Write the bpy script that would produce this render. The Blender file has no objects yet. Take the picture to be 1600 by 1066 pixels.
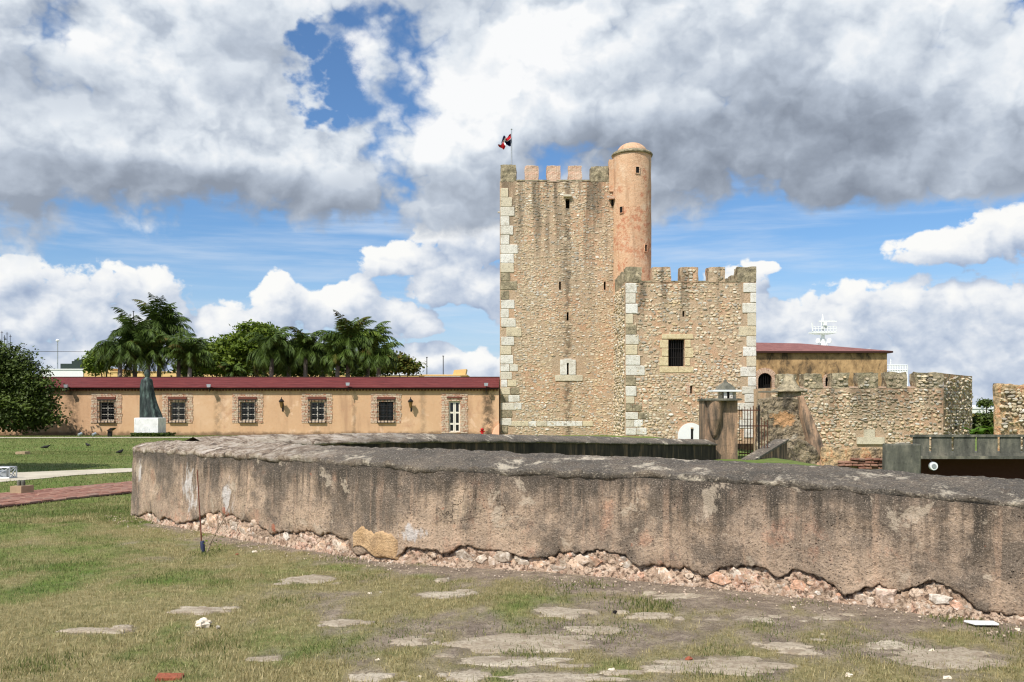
import bpy, math, random
import numpy as np
from mathutils import Vector, Matrix, noise as mnoise

scene = bpy.context.scene
coll = scene.collection
R = math.radians

# ------------------------------------------------------------------ camera
F, CX, HY, CAMZ = 1400.0, 800.0, 635.0, 1.70      # focal length and horizon of the photograph in its own pixels
cam_data = bpy.data.cameras.new('camera')
cam = bpy.data.objects.new('camera', cam_data)
coll.objects.link(cam)
cam.location = (0, 0, CAMZ)
cam.rotation_euler = (R(90), 0, 0)
cam_data.sensor_width = 36
cam_data.lens = 36 * F / 1600
cam_data.shift_y = (HY - 533) / 1600               # a level camera with a rising front: verticals stay vertical
cam_data.clip_start = 0.1
cam_data.clip_end = 20000
scene.camera = cam

def srgb(r, g, b, k=1.0):
    f = lambda c: (c / 12.92 if c <= .04045 else ((c + .055) / 1.055) ** 2.4) * k
    return (f(r / 255), f(g / 255), f(b / 255), 1)

# ------------------------------------------------------------------ view
scene.view_settings.view_transform = 'Standard'
scene.view_settings.look = 'None'
scene.view_settings.exposure = 0.0
scene.view_settings.gamma = 1.0
scene.view_settings.use_curve_mapping = False
scene.render.engine = 'CYCLES'
scene.cycles.use_denoising = True
scene.cycles.max_bounces = 6
scene.cycles.diffuse_bounces = 3
scene.cycles.transparent_max_bounces = 6
scene.render.film_transparent = False
scene.cycles.pixel_filter_type = 'BLACKMAN_HARRIS'
scene.cycles.filter_width = 1.2

# ------------------------------------------------------------------ sun and sky
SUN_AZ, SUN_EL = 35.0, 50.0          # the sun stands behind the camera, to the left
sx, sy, sz = -math.sin(R(SUN_AZ)) * math.cos(R(SUN_EL)), -math.cos(R(SUN_AZ)) * math.cos(R(SUN_EL)), math.sin(R(SUN_EL))
sun_data = bpy.data.lights.new('sun', 'SUN')
sun_data.energy = 4.8
sun_data.angle = R(0.5)
sun_data.color = (1.0, .955, .90)
sun = bpy.data.objects.new('sun', sun_data)
coll.objects.link(sun)
sun.rotation_euler = Vector((sx, sy, sz)).to_track_quat('Z', 'Y').to_euler()

class NT:
    """small helper that wires shader nodes"""
    def __init__(self, tree):
        self.t = tree; self.n = tree.nodes; self.l = tree.links
    def node(self, typ, **kw):
        nd = self.n.new(typ)
        for k, v in kw.items():
            setattr(nd, k, v)
        return nd
    def put(self, sock, v):
        if v is None:
            return
        if isinstance(v, bpy.types.NodeSocket):
            self.l.new(v, sock)
        else:
            if hasattr(sock, 'default_value') and sock.type == 'RGBA' and len(v) == 3:
                v = (*v, 1)
            sock.default_value = v
    def math(self, op, a, b=None, c=None, clamp=False):
        nd = self.node('ShaderNodeMath', operation=op, use_clamp=clamp)
        self.put(nd.inputs[0], a); self.put(nd.inputs[1], b); self.put(nd.inputs[2], c)
        return nd.outputs[0]
    def vmath(self, op, a, b=None, c=None):
        nd = self.node('ShaderNodeVectorMath', operation=op)
        self.put(nd.inputs[0], a); self.put(nd.inputs[1], b)
        if c is not None: self.put(nd.inputs[2], c)
        return nd.outputs['Value'] if op in ('DOT_PRODUCT', 'LENGTH', 'DISTANCE') else nd.outputs[0]
    def mix(self, fac, a, b, blend='MIX'):
        nd = self.node('ShaderNodeMix', data_type='RGBA', blend_type=blend, clamp_factor=True)
        self.put(nd.inputs[0], fac); self.put(nd.inputs[6], a); self.put(nd.inputs[7], b)
        return nd.outputs[2]
    def ramp(self, fac, stops, interp='LINEAR'):
        nd = self.node('ShaderNodeValToRGB')
        nd.color_ramp.interpolation = interp
        el = nd.color_ramp.elements
        while len(el) < len(stops): el.new(.5)
        for e, (p, c) in zip(el, stops):
            e.position = p; e.color = c if len(c) == 4 else (*c, 1)
        self.put(nd.inputs[0], fac)
        return nd.outputs[0]
    def step(self, fac, lo, hi):
        nd = self.node('ShaderNodeMapRange', interpolation_type='SMOOTHSTEP')
        self.put(nd.inputs[0], fac)
        nd.inputs[1].default_value = lo; nd.inputs[2].default_value = hi
        nd.inputs[3].default_value = 0; nd.inputs[4].default_value = 1
        return nd.outputs[0]
    def noise(self, vec, scale=1., detail=4., rough=.55, dist=0., lac=2.0):
        nd = self.node('ShaderNodeTexNoise', noise_dimensions='3D')
        self.put(nd.inputs['Vector'], vec)
        nd.inputs['Scale'].default_value = scale; nd.inputs['Detail'].default_value = detail
        nd.inputs['Roughness'].default_value = rough; nd.inputs['Lacunarity'].default_value = lac
        nd.inputs['Distortion'].default_value = dist
        return nd.outputs[0]
    def voronoi(self, vec, scale=1., feature='F1', out=0, rand=1.0):
        nd = self.node('ShaderNodeTexVoronoi', feature=feature)
        self.put(nd.inputs['Vector'], vec); nd.inputs['Scale'].default_value = scale
        nd.inputs['Randomness'].default_value = rand
        return nd.outputs[out]
    def node_col(self, vec, scale):
        nd = self.node('ShaderNodeTexNoise'); self.put(nd.inputs['Vector'], vec); nd.inputs['Scale'].default_value = scale; nd.inputs['Detail'].default_value = 4
        return nd.outputs[1]
    def scl(self, vec, s):
        return self.vmath('MULTIPLY', vec, s)

world = bpy.data.worlds.new('World')
scene.world = world
world.use_nodes = True
world.cycles.sampling_method = 'MANUAL'
world.cycles.sample_map_resolution = 512

def n_b(T, v, s, d):
    return T.math('SUBTRACT', T.noise(v, s, d, .56), .5)

def build_sky():
    T = NT(world.node_tree)
    T.n.clear()
    SKY = 0.10
    sky = T.node('ShaderNodeTexSky', sky_type='NISHITA')
    sky.sun_disc = False
    sky.sun_elevation = R(SUN_EL)
    sky.sun_rotation = math.atan2(sx, sy)
    sky.air_density = 1.0; sky.dust_density = 0.6; sky.ozone_density = 2.6
    dirv = T.node('ShaderNodeTexCoord').outputs['Generated']
    dirv = T.vmath('NORMALIZE', dirv)
    sep = T.node('ShaderNodeSeparateXYZ'); T.put(sep.inputs[0], dirv)
    az = T.math('ARCTAN2', sep.outputs[0], sep.outputs[1])
    el = T.math('ARCSINE', sep.outputs[2])
    ae = T.node('ShaderNodeCombineXYZ'); T.put(ae.inputs[0], az); T.put(ae.inputs[1], el)
    ae = ae.outputs[0]
    def ang(px, py):
        x = (px - CX) / F; z = (HY - py) / F
        return math.atan(x), math.atan(z / math.hypot(1, x))
    def blobs(vec, lst, soft=.25):
        cur = None
        for (px, py, rx, ry) in lst:
            a, e = ang(px, py)
            iu, iv = F * math.cos(a) / rx / math.cos(a) ** 0, F / ry
            q = T.vmath('MULTIPLY_ADD', vec, (iu, iv, 0), (-a * iu, -e * iv, 0))
            d = T.vmath('DOT_PRODUCT', q, q)
            cur = d if cur is None else T.math('SMOOTH_MIN', cur, d, soft)
        return T.math('SUBTRACT', 1.0, cur)
    # heaps of cloud: centre and half-axes as seen from where the photograph was taken
    deck = [(330, 150, 330, 180), (160, 190, 130, 130), (20, 150, 110, 230), (20, 260, 62, 90), (330, 250, 260, 62), (560, 285, 160, 60),
            (250, 20, 420, 130), (700, 250, 190, 100), (760, 90, 170, 150), (1000, 120, 330, 190), (1150, 235, 230, 75), (1450, 120, 330, 160), (1520, 245, 240, 56), (1330, 255, 160, 52),
            (800, -120, 1200, 170), (180, 235, 120, 62), (1180, 60, 300, 160), (1330, 190, 240, 90)]
    low = [(725, 385, 75, 48), (640, 408, 90, 28), (755, 450, 75, 52), (690, 440, 60, 40),
           (40, 480, 110, 60), (175, 455, 62, 44), (245, 465, 60, 48), (120, 500, 190, 44), (10, 430, 30, 28),
           (430, 455, 26, 34), (545, 470, 46, 42), (480, 485, 110, 34), (590, 500, 90, 34), (400, 520, 120, 50), (660, 512, 40, 18), (340, 555, 260, 40),
           (660, 570, 80, 32), (740, 580, 80, 34), (690, 550, 34, 22), (80, 560, 240, 38),
           (1150, 450, 50, 46), (1210, 500, 90, 34), (1330, 490, 130, 46), (1470, 475, 100, 42), (1400, 530, 230, 60), (1560, 520, 120, 80), (1300, 560, 260, 60), (1500, 600, 260, 50),
           (1500, 385, 85, 26), (1585, 365, 80, 38), (1180, 420, 30, 12)]
    # the same weather all round: heaps where a broad noise says so, away from the mapped part
    far = T.math('SUBTRACT', T.vmath('LENGTH', T.vmath('MULTIPLY', T.vmath('SUBTRACT', ae, (0., .2, 0)), (1.25, 1.6, 0))), .95)
    broad = T.math('MULTIPLY_ADD', T.noise(dirv, 2.6, 2, .5), 3.0, -1.35)
    broad = T.math('ADD', broad, T.math('MINIMUM', T.math('MULTIPLY', far, 6.), 0.))
    nvec = T.vmath('MULTIPLY', dirv, (1, 1, 1.25))
    def field(off, hi):
        v = ae if off is None else T.vmath('ADD', ae, (off[0], off[1], 0))
        nv = nvec if off is None else T.vmath('ADD', nvec, (off[0], 0, off[1] * 1.25))
        bd = blobs(v, deck, .35)
        bl = blobs(v, low, .22)
        n1 = T.math('SUBTRACT', T.noise(nv, 7.0, 6 if hi else 5, .58, .2), .5)
        n2 = T.math('SUBTRACT', T.noise(nv, 22., 5 if hi else 4, .60), .5)
        q = T.vmath('ADD', T.scl(v, (1, 1.2, 0)), T.node_wob)
        def puff(scale):
            vd = T.node('ShaderNodeTexVoronoi', voronoi_dimensions='2D', feature='F1')
            T.put(vd.inputs['Vector'], q); vd.inputs['Scale'].default_value = scale
            return T.math('SUBTRACT', .45, T.math('MULTIPLY', vd.outputs[0], vd.outputs[0]))
        p1, p2, p3 = puff(9.), puff(21.), puff(48.)
        pd = T.math('MULTIPLY_ADD', p2, .55, T.math('MULTIPLY_ADD', p3, .28, p1))
        pl = T.math('MULTIPLY_ADD', p3, .6, p2)
        d1 = T.math('MINIMUM', bd, 1.1)
        d1 = T.math('MULTIPLY_ADD', n1, 2.0, d1)
        d1 = T.math('MULTIPLY_ADD', n2, .9, d1)
        d1 = T.math('MULTIPLY_ADD', T.math('SUBTRACT', pd, .27), .95, d1)
        d2 = T.math('MULTIPLY_ADD', n2, 2.4, T.math('MINIMUM', bl, .85))
        d2 = T.math('MULTIPLY_ADD', n1, 1.0, d2)
        d2 = T.math('MULTIPLY_ADD', T.math('SUBTRACT', pl, .35), .85, d2)
        d3 = T.math('MULTIPLY_ADD', n1, 4.0, broad)
        return T.math('SMOOTH_MAX', d1, d3, .1), d2
    wn = T.node('ShaderNodeTexNoise'); T.put(wn.inputs['Vector'], nvec); wn.inputs['Scale'].default_value = 26.; wn.inputs['Detail'].default_value = 3
    hw = T.node('ShaderNodeTexNoise'); T.put(hw.inputs['Vector'], nvec); hw.inputs['Scale'].default_value = 11.; hw.inputs['Detail'].default_value = 4.5; hw.inputs['Roughness'].default_value = .6
    T.hole_warp = T.vmath('MULTIPLY_ADD', hw.outputs[1], (.16, .14, 0), (-.08, -.07, 0))
    T.node_wob = T.vmath('MULTIPLY_ADD', wn.outputs[1], (.07, .07, 0), (-.035, -.035, 0))
    d1, d2 = field(None, True)
    e1, e2 = field((-.012, .022), False)
    fine = T.math('SUBTRACT', T.noise(nvec, 34., 4, .62), .5)
    hole = blobs(T.vmath('ADD', ae, T.hole_warp), [(530, 140, 58, 58), (480, 80, 40, 26), (512, 192, 30, 34), (565, 160, 32, 36)], .2)
    hr = T.math('SQRT', T.math('MAXIMUM', T.math('SUBTRACT', 1., hole), .0))
    hm = T.math('SUBTRACT', 1., hr)
    hm = T.math('MULTIPLY_ADD', T.math('SUBTRACT', T.noise(nvec, 22., 6, .62), .5), 2.0, hm)
    hm = T.math('MULTIPLY_ADD', fine, .8, hm)
    a1 = T.math('MULTIPLY', T.step(T.math('MULTIPLY_ADD', fine, .5, d1), -.05, .62), T.math('SUBTRACT', 1., T.step(hm, -.30, .38)))
    a2 = T.step(T.math('MULTIPLY_ADD', fine, .8, d2), .0, .34)
    g1 = T.math('MAXIMUM', T.math('MINIMUM', T.math('SUBTRACT', d1, e1), .5), -.6)
    g2 = T.math('SUBTRACT', d2, e2)
    # grey flat undersides of the heap
    base = blobs(ae, [(330, 305, 330, 44), (690, 320, 260, 56), (1180, 268, 350, 90), (1520, 258, 260, 46), (20, 305, 90, 80), (900, 300, 240, 60)], .3)
    base = T.math('MULTIPLY_ADD', n_b(T, nvec, 6., 4), 2.0, base)
    based = T.step(base, -.8, .9)
    grey = blobs(ae, [(1180, 120, 380, 150), (400, 70, 110, 110), (90, 140, 160, 60), (680, 60, 160, 80), (1330, 160, 120, 160)], .3)
    grey = T.step(T.math('MULTIPLY_ADD', n_b(T, nvec, 8., 4), 3.2, grey), -.4, 1.2)
    l1 = T.math('MULTIPLY_ADD', g1, T.math('MULTIPLY_ADD', T.math('MAXIMUM', grey, based), -.25, .60), .83)
    l1 = T.math('MULTIPLY_ADD', based, -.44, l1)
    l1 = T.math('MULTIPLY_ADD', n_b(T, nvec, 3.6, 3), .9, l1)
    l1 = T.math('MULTIPLY_ADD', grey, -.24, l1)
    l2 = T.math('MULTIPLY_ADD', g2, .30, .56)
    k = 1 / SKY
    stops = [(0, srgb(128, 137, 152, k)), (.25, srgb(156, 166, 181, k)), (.5, srgb(188, 198, 212, k)), (.75, srgb(224, 231, 239, k)), (1, srgb(250, 251, 252, k))]
    c1 = T.ramp(l1, stops)
    c2 = T.ramp(l2, [(0, srgb(136, 154, 184, k)), (.3, srgb(166, 182, 207, k)), (.55, srgb(202, 212, 227, k)), (.8, srgb(238, 241, 245, k)), (1, srgb(252, 252, 250, k))])
    # thin high streaks
    st = T.noise(T.vmath('MULTIPLY', ae, (2.2, 22., 1)), 1.6, 5, .6, .3)
    st = T.math('MULTIPLY', T.math('MULTIPLY', T.step(st, .40, .78), .55), T.step(el, .27, .20))
    hor = T.step(el, .20, -.02)
    skyc = T.mix(1., sky.outputs[0], (.84, 1.10, 1.34, 1), 'MULTIPLY')
    skyc = T.mix(T.math('MULTIPLY', hor, .75), skyc, srgb(198, 215, 237, k))
    c = T.mix(st, skyc, srgb(226, 234, 244, k))
    c = T.mix(a2, c, c2)
    c = T.mix(a1, c, c1)
    bg = T.node('ShaderNodeBackground'); T.put(bg.inputs[0], c); bg.inputs[1].default_value = SKY
    out = T.node('ShaderNodeOutputWorld'); T.l.new(bg.outputs[0], out.inputs[0])
build_sky()

# ------------------------------------------------------------------ helpers
def X(px, d): return (px - CX) / F * d
def Z(py, d): return CAMZ + (HY - py) / F * d
def at(px, py, d): return Vector((X(px, d), d, Z(py, d)))

def hash3(ix, iy, seed):
    h = (ix.astype(np.int64) * 374761393 + iy.astype(np.int64) * 668265263 + seed * 974634541) & 0xffffffff
    h = ((h ^ (h >> 13)) * 1274126177) & 0xffffffff
    h = (h ^ (h >> 16)) & 0xffffff
    return h / float(0xffffff)
def vnoise(x, y, seed=0):
    x = np.asarray(x, float); y = np.asarray(y, float)
    ix = np.floor(x); iy = np.floor(y); fx = x - ix; fy = y - iy
    fx = fx * fx * (3 - 2 * fx); fy = fy * fy * (3 - 2 * fy)
    a = hash3(ix, iy, seed); b = hash3(ix + 1, iy, seed); c = hash3(ix, iy + 1, seed); d = hash3(ix + 1, iy + 1, seed)
    return (a * (1 - fx) + b * fx) * (1 - fy) + (c * (1 - fx) + d * fx) * fy
def fbm(x, y, seed=0, oct=5, rough=.5):
    t = 0.; amp = 1.; tot = 0.
    for o in range(oct):
        t = t + amp * vnoise(np.asarray(x) * 2 ** o + o * 17.3, np.asarray(y) * 2 ** o - o * 9.1, seed + o)
        tot += amp; amp *= rough
    return t / tot
def sstep(a, b, x):
    t = np.clip((np.asarray(x, float) - a) / (b - a), 0, 1)
    return t * t * (3 - 2 * t)

class MB:
    """collects faces and links them as one mesh object"""
    def __init__(self): self.v = []; self.f = []; self.mi = []
    def add(self, verts, faces, mi=0):
        o = len(self.v)
        self.v.extend([tuple(p) for p in verts])
        self.f.extend([tuple(i + o for i in f) for f in faces])
        self.mi.extend([mi] * len(faces))
        return self
    def hexa(self, p, mi=0):       # eight corners: bottom ring then top ring, counter-clockwise from above
        return self.add(p, [(3, 2, 1, 0), (4, 5, 6, 7), (0, 1, 5, 4), (1, 2, 6, 5), (2, 3, 7, 6), (3, 0, 4, 7)], mi)
    def box(self, x0, x1, y0, y1, z0, z1, mi=0):
        return self.hexa([(x0, y0, z0), (x1, y0, z0), (x1, y1, z0), (x0, y1, z0), (x0, y0, z1), (x1, y0, z1), (x1, y1, z1), (x0, y1, z1)], mi)
    def bar(self, a, b, r, n=6, r2=None, mi=0, cap=True):
        a = Vector(a); b = Vector(b); r2 = r if r2 is None else r2
        w = (b - a).normalized(); u = w.orthogonal().normalized(); q = w.cross(u)
        vs = []
        for c, rr in ((a, r), (b, r2)):
            for k in range(n):
                t = 2 * math.pi * k / n
                vs.append(c + (u * math.cos(t) + q * math.sin(t)) * rr)
        fs = [(k, (k + 1) % n, n + (k + 1) % n, n + k) for k in range(n)]
        if cap: fs += [tuple(range(n - 1, -1, -1)), tuple(range(n, 2 * n))]
        return self.add(vs, fs, mi)
    def tube(self, pts, rads, n=7, mi=0):
        vs = []; fs = []
        prev = None
        for i, p in enumerate(pts):
            p = Vector(p)
            w = (Vector(pts[min(i + 1, len(pts) - 1)]) - Vector(pts[max(i - 1, 0)])).normalized()
            u = w.orthogonal().normalized() if prev is None else (prev - w * prev.dot(w)).normalized()
            prev = u; q = w.cross(u)
            for k in range(n):
                t = 2 * math.pi * k / n
                vs.append(p + (u * math.cos(t) + q * math.sin(t)) * rads[i])
        for i in range(len(pts) - 1):
            for k in range(n):
                fs.append((i * n + k, i * n + (k + 1) % n, (i + 1) * n + (k + 1) % n, (i + 1) * n + k))
        fs.append(tuple(range(n - 1, -1, -1))); fs.append(tuple(range((len(pts) - 1) * n, len(pts) * n)))
        return self.add(vs, fs, mi)
    def lathe(self, cx, cy, prof, n=32, mi=0, jit=0., seed=0, a0=0., a1=2 * math.pi):
        rnd = random.Random(seed); vs = []; fs = []
        for (r, z) in prof:
            for k in range(n):
                t = a0 + (a1 - a0) * k / n
                rr = r * (1 + rnd.uniform(-jit, jit))
                vs.append((cx + rr * math.cos(t), cy + rr * math.sin(t), z))
        for i in range(len(prof) - 1):
            for k in range(n):
                fs.append((i * n + k, i * n + (k + 1) % n, (i + 1) * n + (k + 1) % n, (i + 1) * n + k))
        fs.append(tuple(range((len(prof) - 1) * n, len(prof) * n)))
        return self.add(vs, fs, mi)
    def build(self, name, mat, parent=None, smooth=False):
        me = bpy.data.meshes.new(name)
        me.from_pydata(self.v, [], self.f)
        for m in (mat if isinstance(mat, (list, tuple)) else [mat]): me.materials.append(m)
        if any(self.mi): me.polygons.foreach_set('material_index', self.mi)
        if smooth: me.polygons.foreach_set('use_smooth', [True] * len(me.polygons))
        me.update()
        return link(name, me, parent)

def link(name, me, parent=None, loc=None, scale=None, rot=None):
    o = bpy.data.objects.new(name, me)
    coll.objects.link(o)
    if parent is not None:
        o.parent = parent
        o.matrix_parent_inverse = Matrix.Translation(-base_of(parent))
    if loc is not None: o.location = loc
    if scale is not None: o.scale = scale
    if rot is not None: o.rotation_euler = rot
    return o
BASES = {}
def base_of(p): return BASES.get(p.name, Vector((0, 0, 0)))
def np_mesh(name, verts, faces, mat, parent=None, smooth=False, k=4):
    """verts (n,3), faces (m,k) arrays"""
    me = bpy.data.meshes.new(name)
    verts = np.ascontiguousarray(verts, np.float32); faces = np.ascontiguousarray(faces, np.int32)
    me.vertices.add(len(verts)); me.vertices.foreach_set('co', verts.ravel())
    me.loops.add(faces.size); me.loops.foreach_set('vertex_index', faces.ravel())
    me.polygons.add(len(faces)); me.polygons.foreach_set('loop_start', np.arange(0, faces.size, faces.shape[1], dtype=np.int32))
    if smooth: me.polygons.foreach_set('use_smooth', np.ones(len(faces), bool))
    me.update(calc_edges=True); me.validate()
    for m in (mat if isinstance(mat, (list, tuple)) else [mat]): me.materials.append(m)
    return link(name, me, parent)
def grid_faces(nu, nv):
    i = np.arange(nu - 1)[:, None] * nv + np.arange(nv - 1)[None, :]
    i = i.ravel()
    return np.stack([i, i + nv, i + nv + 1, i + 1], 1)

def tag(o, label=None, cat=None, group=None, kind=None):
    if label: o['label'] = label
    if cat: o['category'] = cat
    if group: o['group'] = group
    if kind: o['kind'] = kind
    return o
def thing(name, loc, label, cat, group=None):
    o = bpy.data.objects.new(name, None)
    coll.objects.link(o)
    o.empty_display_size = .3
    o.location = loc
    BASES[o.name] = Vector(loc)
    return tag(o, label, cat, group, 'thing')
def copy_tree(o, parent=None, loc=None, rz=None):
    c = o.copy(); coll.objects.link(c)
    if parent is not None: c.parent = parent
    if loc is not None: c.location = loc; BASES[c.name] = Vector(loc)
    if rz is not None: c.rotation_euler.z = rz
    for ch in [q for q in o.children]: copy_tree(ch, c)
    return c

# ------------------------------------------------------------------ materials
def material(name):
    m = bpy.data.materials.new(name); m.use_nodes = True
    T = NT(m.node_tree); T.n.clear(); T.mat = m
    T.pos = T.node('ShaderNodeNewGeometry').outputs['Position']
    return T
def finish(T, col, rough=.9, height=None, strength=.5, dist=.02, metallic=0., spec=.25, trans=None, normal=None):
    b = T.node('ShaderNodeBsdfPrincipled')
    T.put(b.inputs['Base Color'], col); T.put(b.inputs['Roughness'], rough)
    b.inputs['Metallic'].default_value = metallic
    b.inputs['Specular IOR Level'].default_value = spec
    if height is not None:
        bp = T.node('ShaderNodeBump'); bp.inputs['Strength'].default_value = strength; bp.inputs['Distance'].default_value = dist
        T.put(bp.inputs['Height'], height); T.l.new(bp.outputs[0], b.inputs['Normal'])
    out = T.node('ShaderNodeOutputMaterial')
    sh = b.outputs[0]
    if trans is not None:
        tr = T.node('ShaderNodeBsdfTranslucent'); T.put(tr.inputs[0], trans[0])
        mx = T.node('ShaderNodeMixShader'); mx.inputs[0].default_value = trans[1]
        T.l.new(sh, mx.inputs[1]); T.l.new(tr.outputs[0], mx.inputs[2]); sh = mx.outputs[0]
    T.l.new(sh, out.inputs[0])
    return T.mat
def island(T): return T.node('ShaderNodeNewGeometry').outputs['Random Per Island']
def objrand(T): return T.node('ShaderNodeObjectInfo').outputs['Random']
def plain(name, c, rough=.7, metallic=0., var=.15, scale=8., bump=0.):
    T = material(name)
    n = T.noise(T.pos, scale, 5, .6)
    col = T.mix(n, tuple(q * (1 - var) for q in c[:3]) + (1,), tuple(min(1, q * (1 + var)) for q in c[:3]) + (1,))
    return finish(T, col, rough, n if bump else None, bump, .02, metallic)
def streaks(T, fx=5., fz=.35, lo=.5, hi=.72, seed=0.):
    v = T.vmath('ADD', T.scl(T.pos, (fx, fx, fz)), (seed, seed * .7, seed * .3))
    return T.step(T.noise(v, 1., 5, .6, .15), lo, hi)
def sepz(T):
    s = T.node('ShaderNodeSeparateXYZ'); T.put(s.inputs[0], T.pos); return s.outputs

M = {}
def make_materials():
    # weathered plaster of the near wall
    T = material('weathered_plaster')
    s = sepz(T)
    n_big = T.noise(T.pos, 1.1, 6, .62, .2); n_mid = T.noise(T.pos, 5., 7, .68); n_fine = T.noise(T.pos, 42., 6, .72); n_sp = T.noise(T.pos, 95., 4, .65)
    c = T.ramp(n_big, [(.3, srgb(158, 138, 118)), (.44, srgb(184, 160, 136)), (.56, srgb(206, 178, 150)), (.7, srgb(196, 174, 146))])
    c = T.mix(T.math('MULTIPLY', T.step(T.noise(T.pos, 2.6, 6, .66, .3), .56, .68), .45), c, srgb(212, 152, 120))
    # grey growth in clouds, heavier towards the coping, broken by rain runs
    cl = T.noise(T.scl(T.pos, (1.5, 1.5, 1.1)), 1., 7, .68, .25)
    cl = T.math('MULTIPLY_ADD', T.math('SUBTRACT', n_mid, .5), .55, cl)
    cl = T.math('MULTIPLY_ADD', T.math('SUBTRACT', s[2], .5), .10, cl)
    c = T.mix(T.math('MULTIPLY', T.step(cl, .40, .62), .80), c, srgb(104, 95, 84))
    run_mask = T.step(T.noise(T.pos, .8, 4, .6), .34, .56)
    st = T.math('MULTIPLY', streaks(T, 5.5, .26, .43, .58), run_mask)
    st2 = streaks(T, 15., .5, .46, .62, 7.)
    pale = streaks(T, 9., .35, .54, .66, 13.)
    up = T.step(s[2], .25, 1.0)
    g = T.math('MULTIPLY', T.math('ADD', T.math('MULTIPLY', st, .95), T.math('MULTIPLY', st2, .50)), T.math('MULTIPLY_ADD', up, .80, .18), None, True)
    c = T.mix(g, c, srgb(80, 72, 62))
    c = T.mix(T.math('MULTIPLY', pale, .38), c, srgb(214, 178, 148))
    edge = T.math('MULTIPLY', T.step(T.math('MULTIPLY_ADD', T.noise(T.scl(T.pos, (7, 7, 1.)), 1., 6, .68), .60, s[2]), 1.05, 1.33), .85)
    c = T.mix(edge, c, srgb(86, 79, 71))
    grain = T.math('MULTIPLY', T.step(n_fine, .50, .64), .70)
    c = T.mix(grain, c, srgb(86, 76, 66))
    c = T.mix(T.math('MULTIPLY', T.step(n_sp, .55, .66), .50), c, srgb(228, 206, 182))
    worn = T.math('MULTIPLY', T.step(T.noise(T.pos, 2.1, 7, .7, .4), .585, .63), .6)
    c = T.mix(worn, c, srgb(208, 190, 166))
    c = T.mix(T.math('MULTIPLY', T.step(T.noise(T.vmath('ADD', T.pos, (4., 9., 2.)), 3.3, 5, .6), .68, .71), .75), c, srgb(176, 104, 76))
    # lime white flake near the nose of the wall, pale run beside it
    for (fpx, fd, fz, fw, fh) in ((299, 12.35, .55, .15, .33), (221, 13.7, .72, .06, .2), (640, 9.8, .33, .2, .1), (355, 11.7, .5, .12, .25)):
        q = T.vmath('SUBTRACT', T.pos, (X(fpx, fd), fd, fz))
        q = T.vmath('MULTIPLY', q, (1 / fw, 1 / (2 * fw), 1 / fh))
        w = T.math('SUBTRACT', 1., T.vmath('LENGTH', q))
        w = T.math('MULTIPLY_ADD', T.math('SUBTRACT', T.noise(T.scl(T.pos, (13, 13, 4)), 1., 6, .68), .5), 4.4, w)
        c = T.mix(T.math('MULTIPLY', T.step(w, .1, .7), .8), c, srgb(220, 212, 204))
    pits = T.step(T.voronoi(T.vmath('ADD', T.pos, T.scl(T.noise(T.pos, 9., 3), (.1, .1, .1))), 24., 'F1'), .20, .05)
    pits = T.math('MULTIPLY', pits, T.step(T.noise(T.pos, 3., 3), .46, .60))
    c = T.mix(T.math('MULTIPLY', pits, .7), c, srgb(60, 52, 44))
    crk = T.voronoi(T.vmath('ADD', T.scl(T.pos, (1, 1, 1.3)), T.scl(T.node_col(T.pos, 5.), (.25, .25, .25))), 2.3, 'DISTANCE_TO_EDGE')
    crk = T.math('MULTIPLY', T.step(crk, .010, .002), T.step(T.noise(T.pos, 1.1, 4, .6), .58, .66))
    c = T.mix(T.math('MULTIPLY', crk, .8), c, srgb(58, 50, 42))
    h = T.math('ADD', T.math('MULTIPLY', n_mid, .7), T.math('ADD', T.math('MULTIPLY', n_fine, .6), T.math('ADD', T.math('MULTIPLY', pits, -.7), T.math('MULTIPLY', crk, -.8))))
    M['plaster'] = finish(T, c, .95, h, 1., .045)

    # lichen grey coping
    T = material('coping_render')
    s = sepz(T)
    n = T.noise(T.pos, 2., 6, .65); f = T.noise(T.pos, 70., 4, .7); f2 = T.noise(T.pos, 24., 5, .65)
    c = T.ramp(n, [(.3, srgb(98, 92, 83)), (.5, srgb(122, 113, 101)), (.7, srgb(154, 139, 120))])
    c = T.mix(T.math('MULTIPLY', T.step(T.noise(T.pos, 6., 6, .68), .5, .64), .55), c, srgb(132, 116, 98))
    c = T.mix(T.math('MULTIPLY', T.step(f, .48, .64), .75), c, srgb(58, 54, 48))
    c = T.mix(T.math('MULTIPLY', T.step(f2, .53, .64), .55), c, srgb(166, 152, 132))
    c = T.mix(T.math('MULTIPLY', T.step(T.noise(T.pos, 48., 4, .7), .58, .64), .7), c, srgb(206, 194, 172))
    left = T.step(T.math('MULTIPLY_ADD', T.noise(T.pos, 1.6, 4), 3.4, s[0]), .4, -2.0)
    sh = T.node('ShaderNodeCombineXYZ'); T.put(sh.inputs[0], T.math('MULTIPLY_ADD', s[1], -.55, s[0])); T.put(sh.inputs[1], s[1]); T.put(sh.inputs[2], s[2])
    dv = T.vmath('MULTIPLY', T.vmath('ADD', sh.outputs[0], T.scl(T.node_col(T.pos, 3.), (.5, .5, .5))), (4.2, 1.8, 4.))
    stripe = T.noise(dv, 1.6, 7, .68, .5)
    cl = T.ramp(stripe, [(.34, srgb(92, 82, 72)), (.45, srgb(150, 130, 110)), (.54, srgb(200, 182, 160)), (.66, srgb(226, 214, 198))])
    c = T.mix(left, c, cl)
    wl = T.math('MULTIPLY', T.step(T.noise(T.scl(T.pos, (1, 1, 1)), 2.3, 6, .68, .15), .555, .64), T.math('SUBTRACT', 1., T.math('MULTIPLY', left, .5)))
    c = T.mix(T.math('MULTIPLY', wl, T.step(f2, .30, .46)), c, srgb(216, 202, 178))
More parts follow.
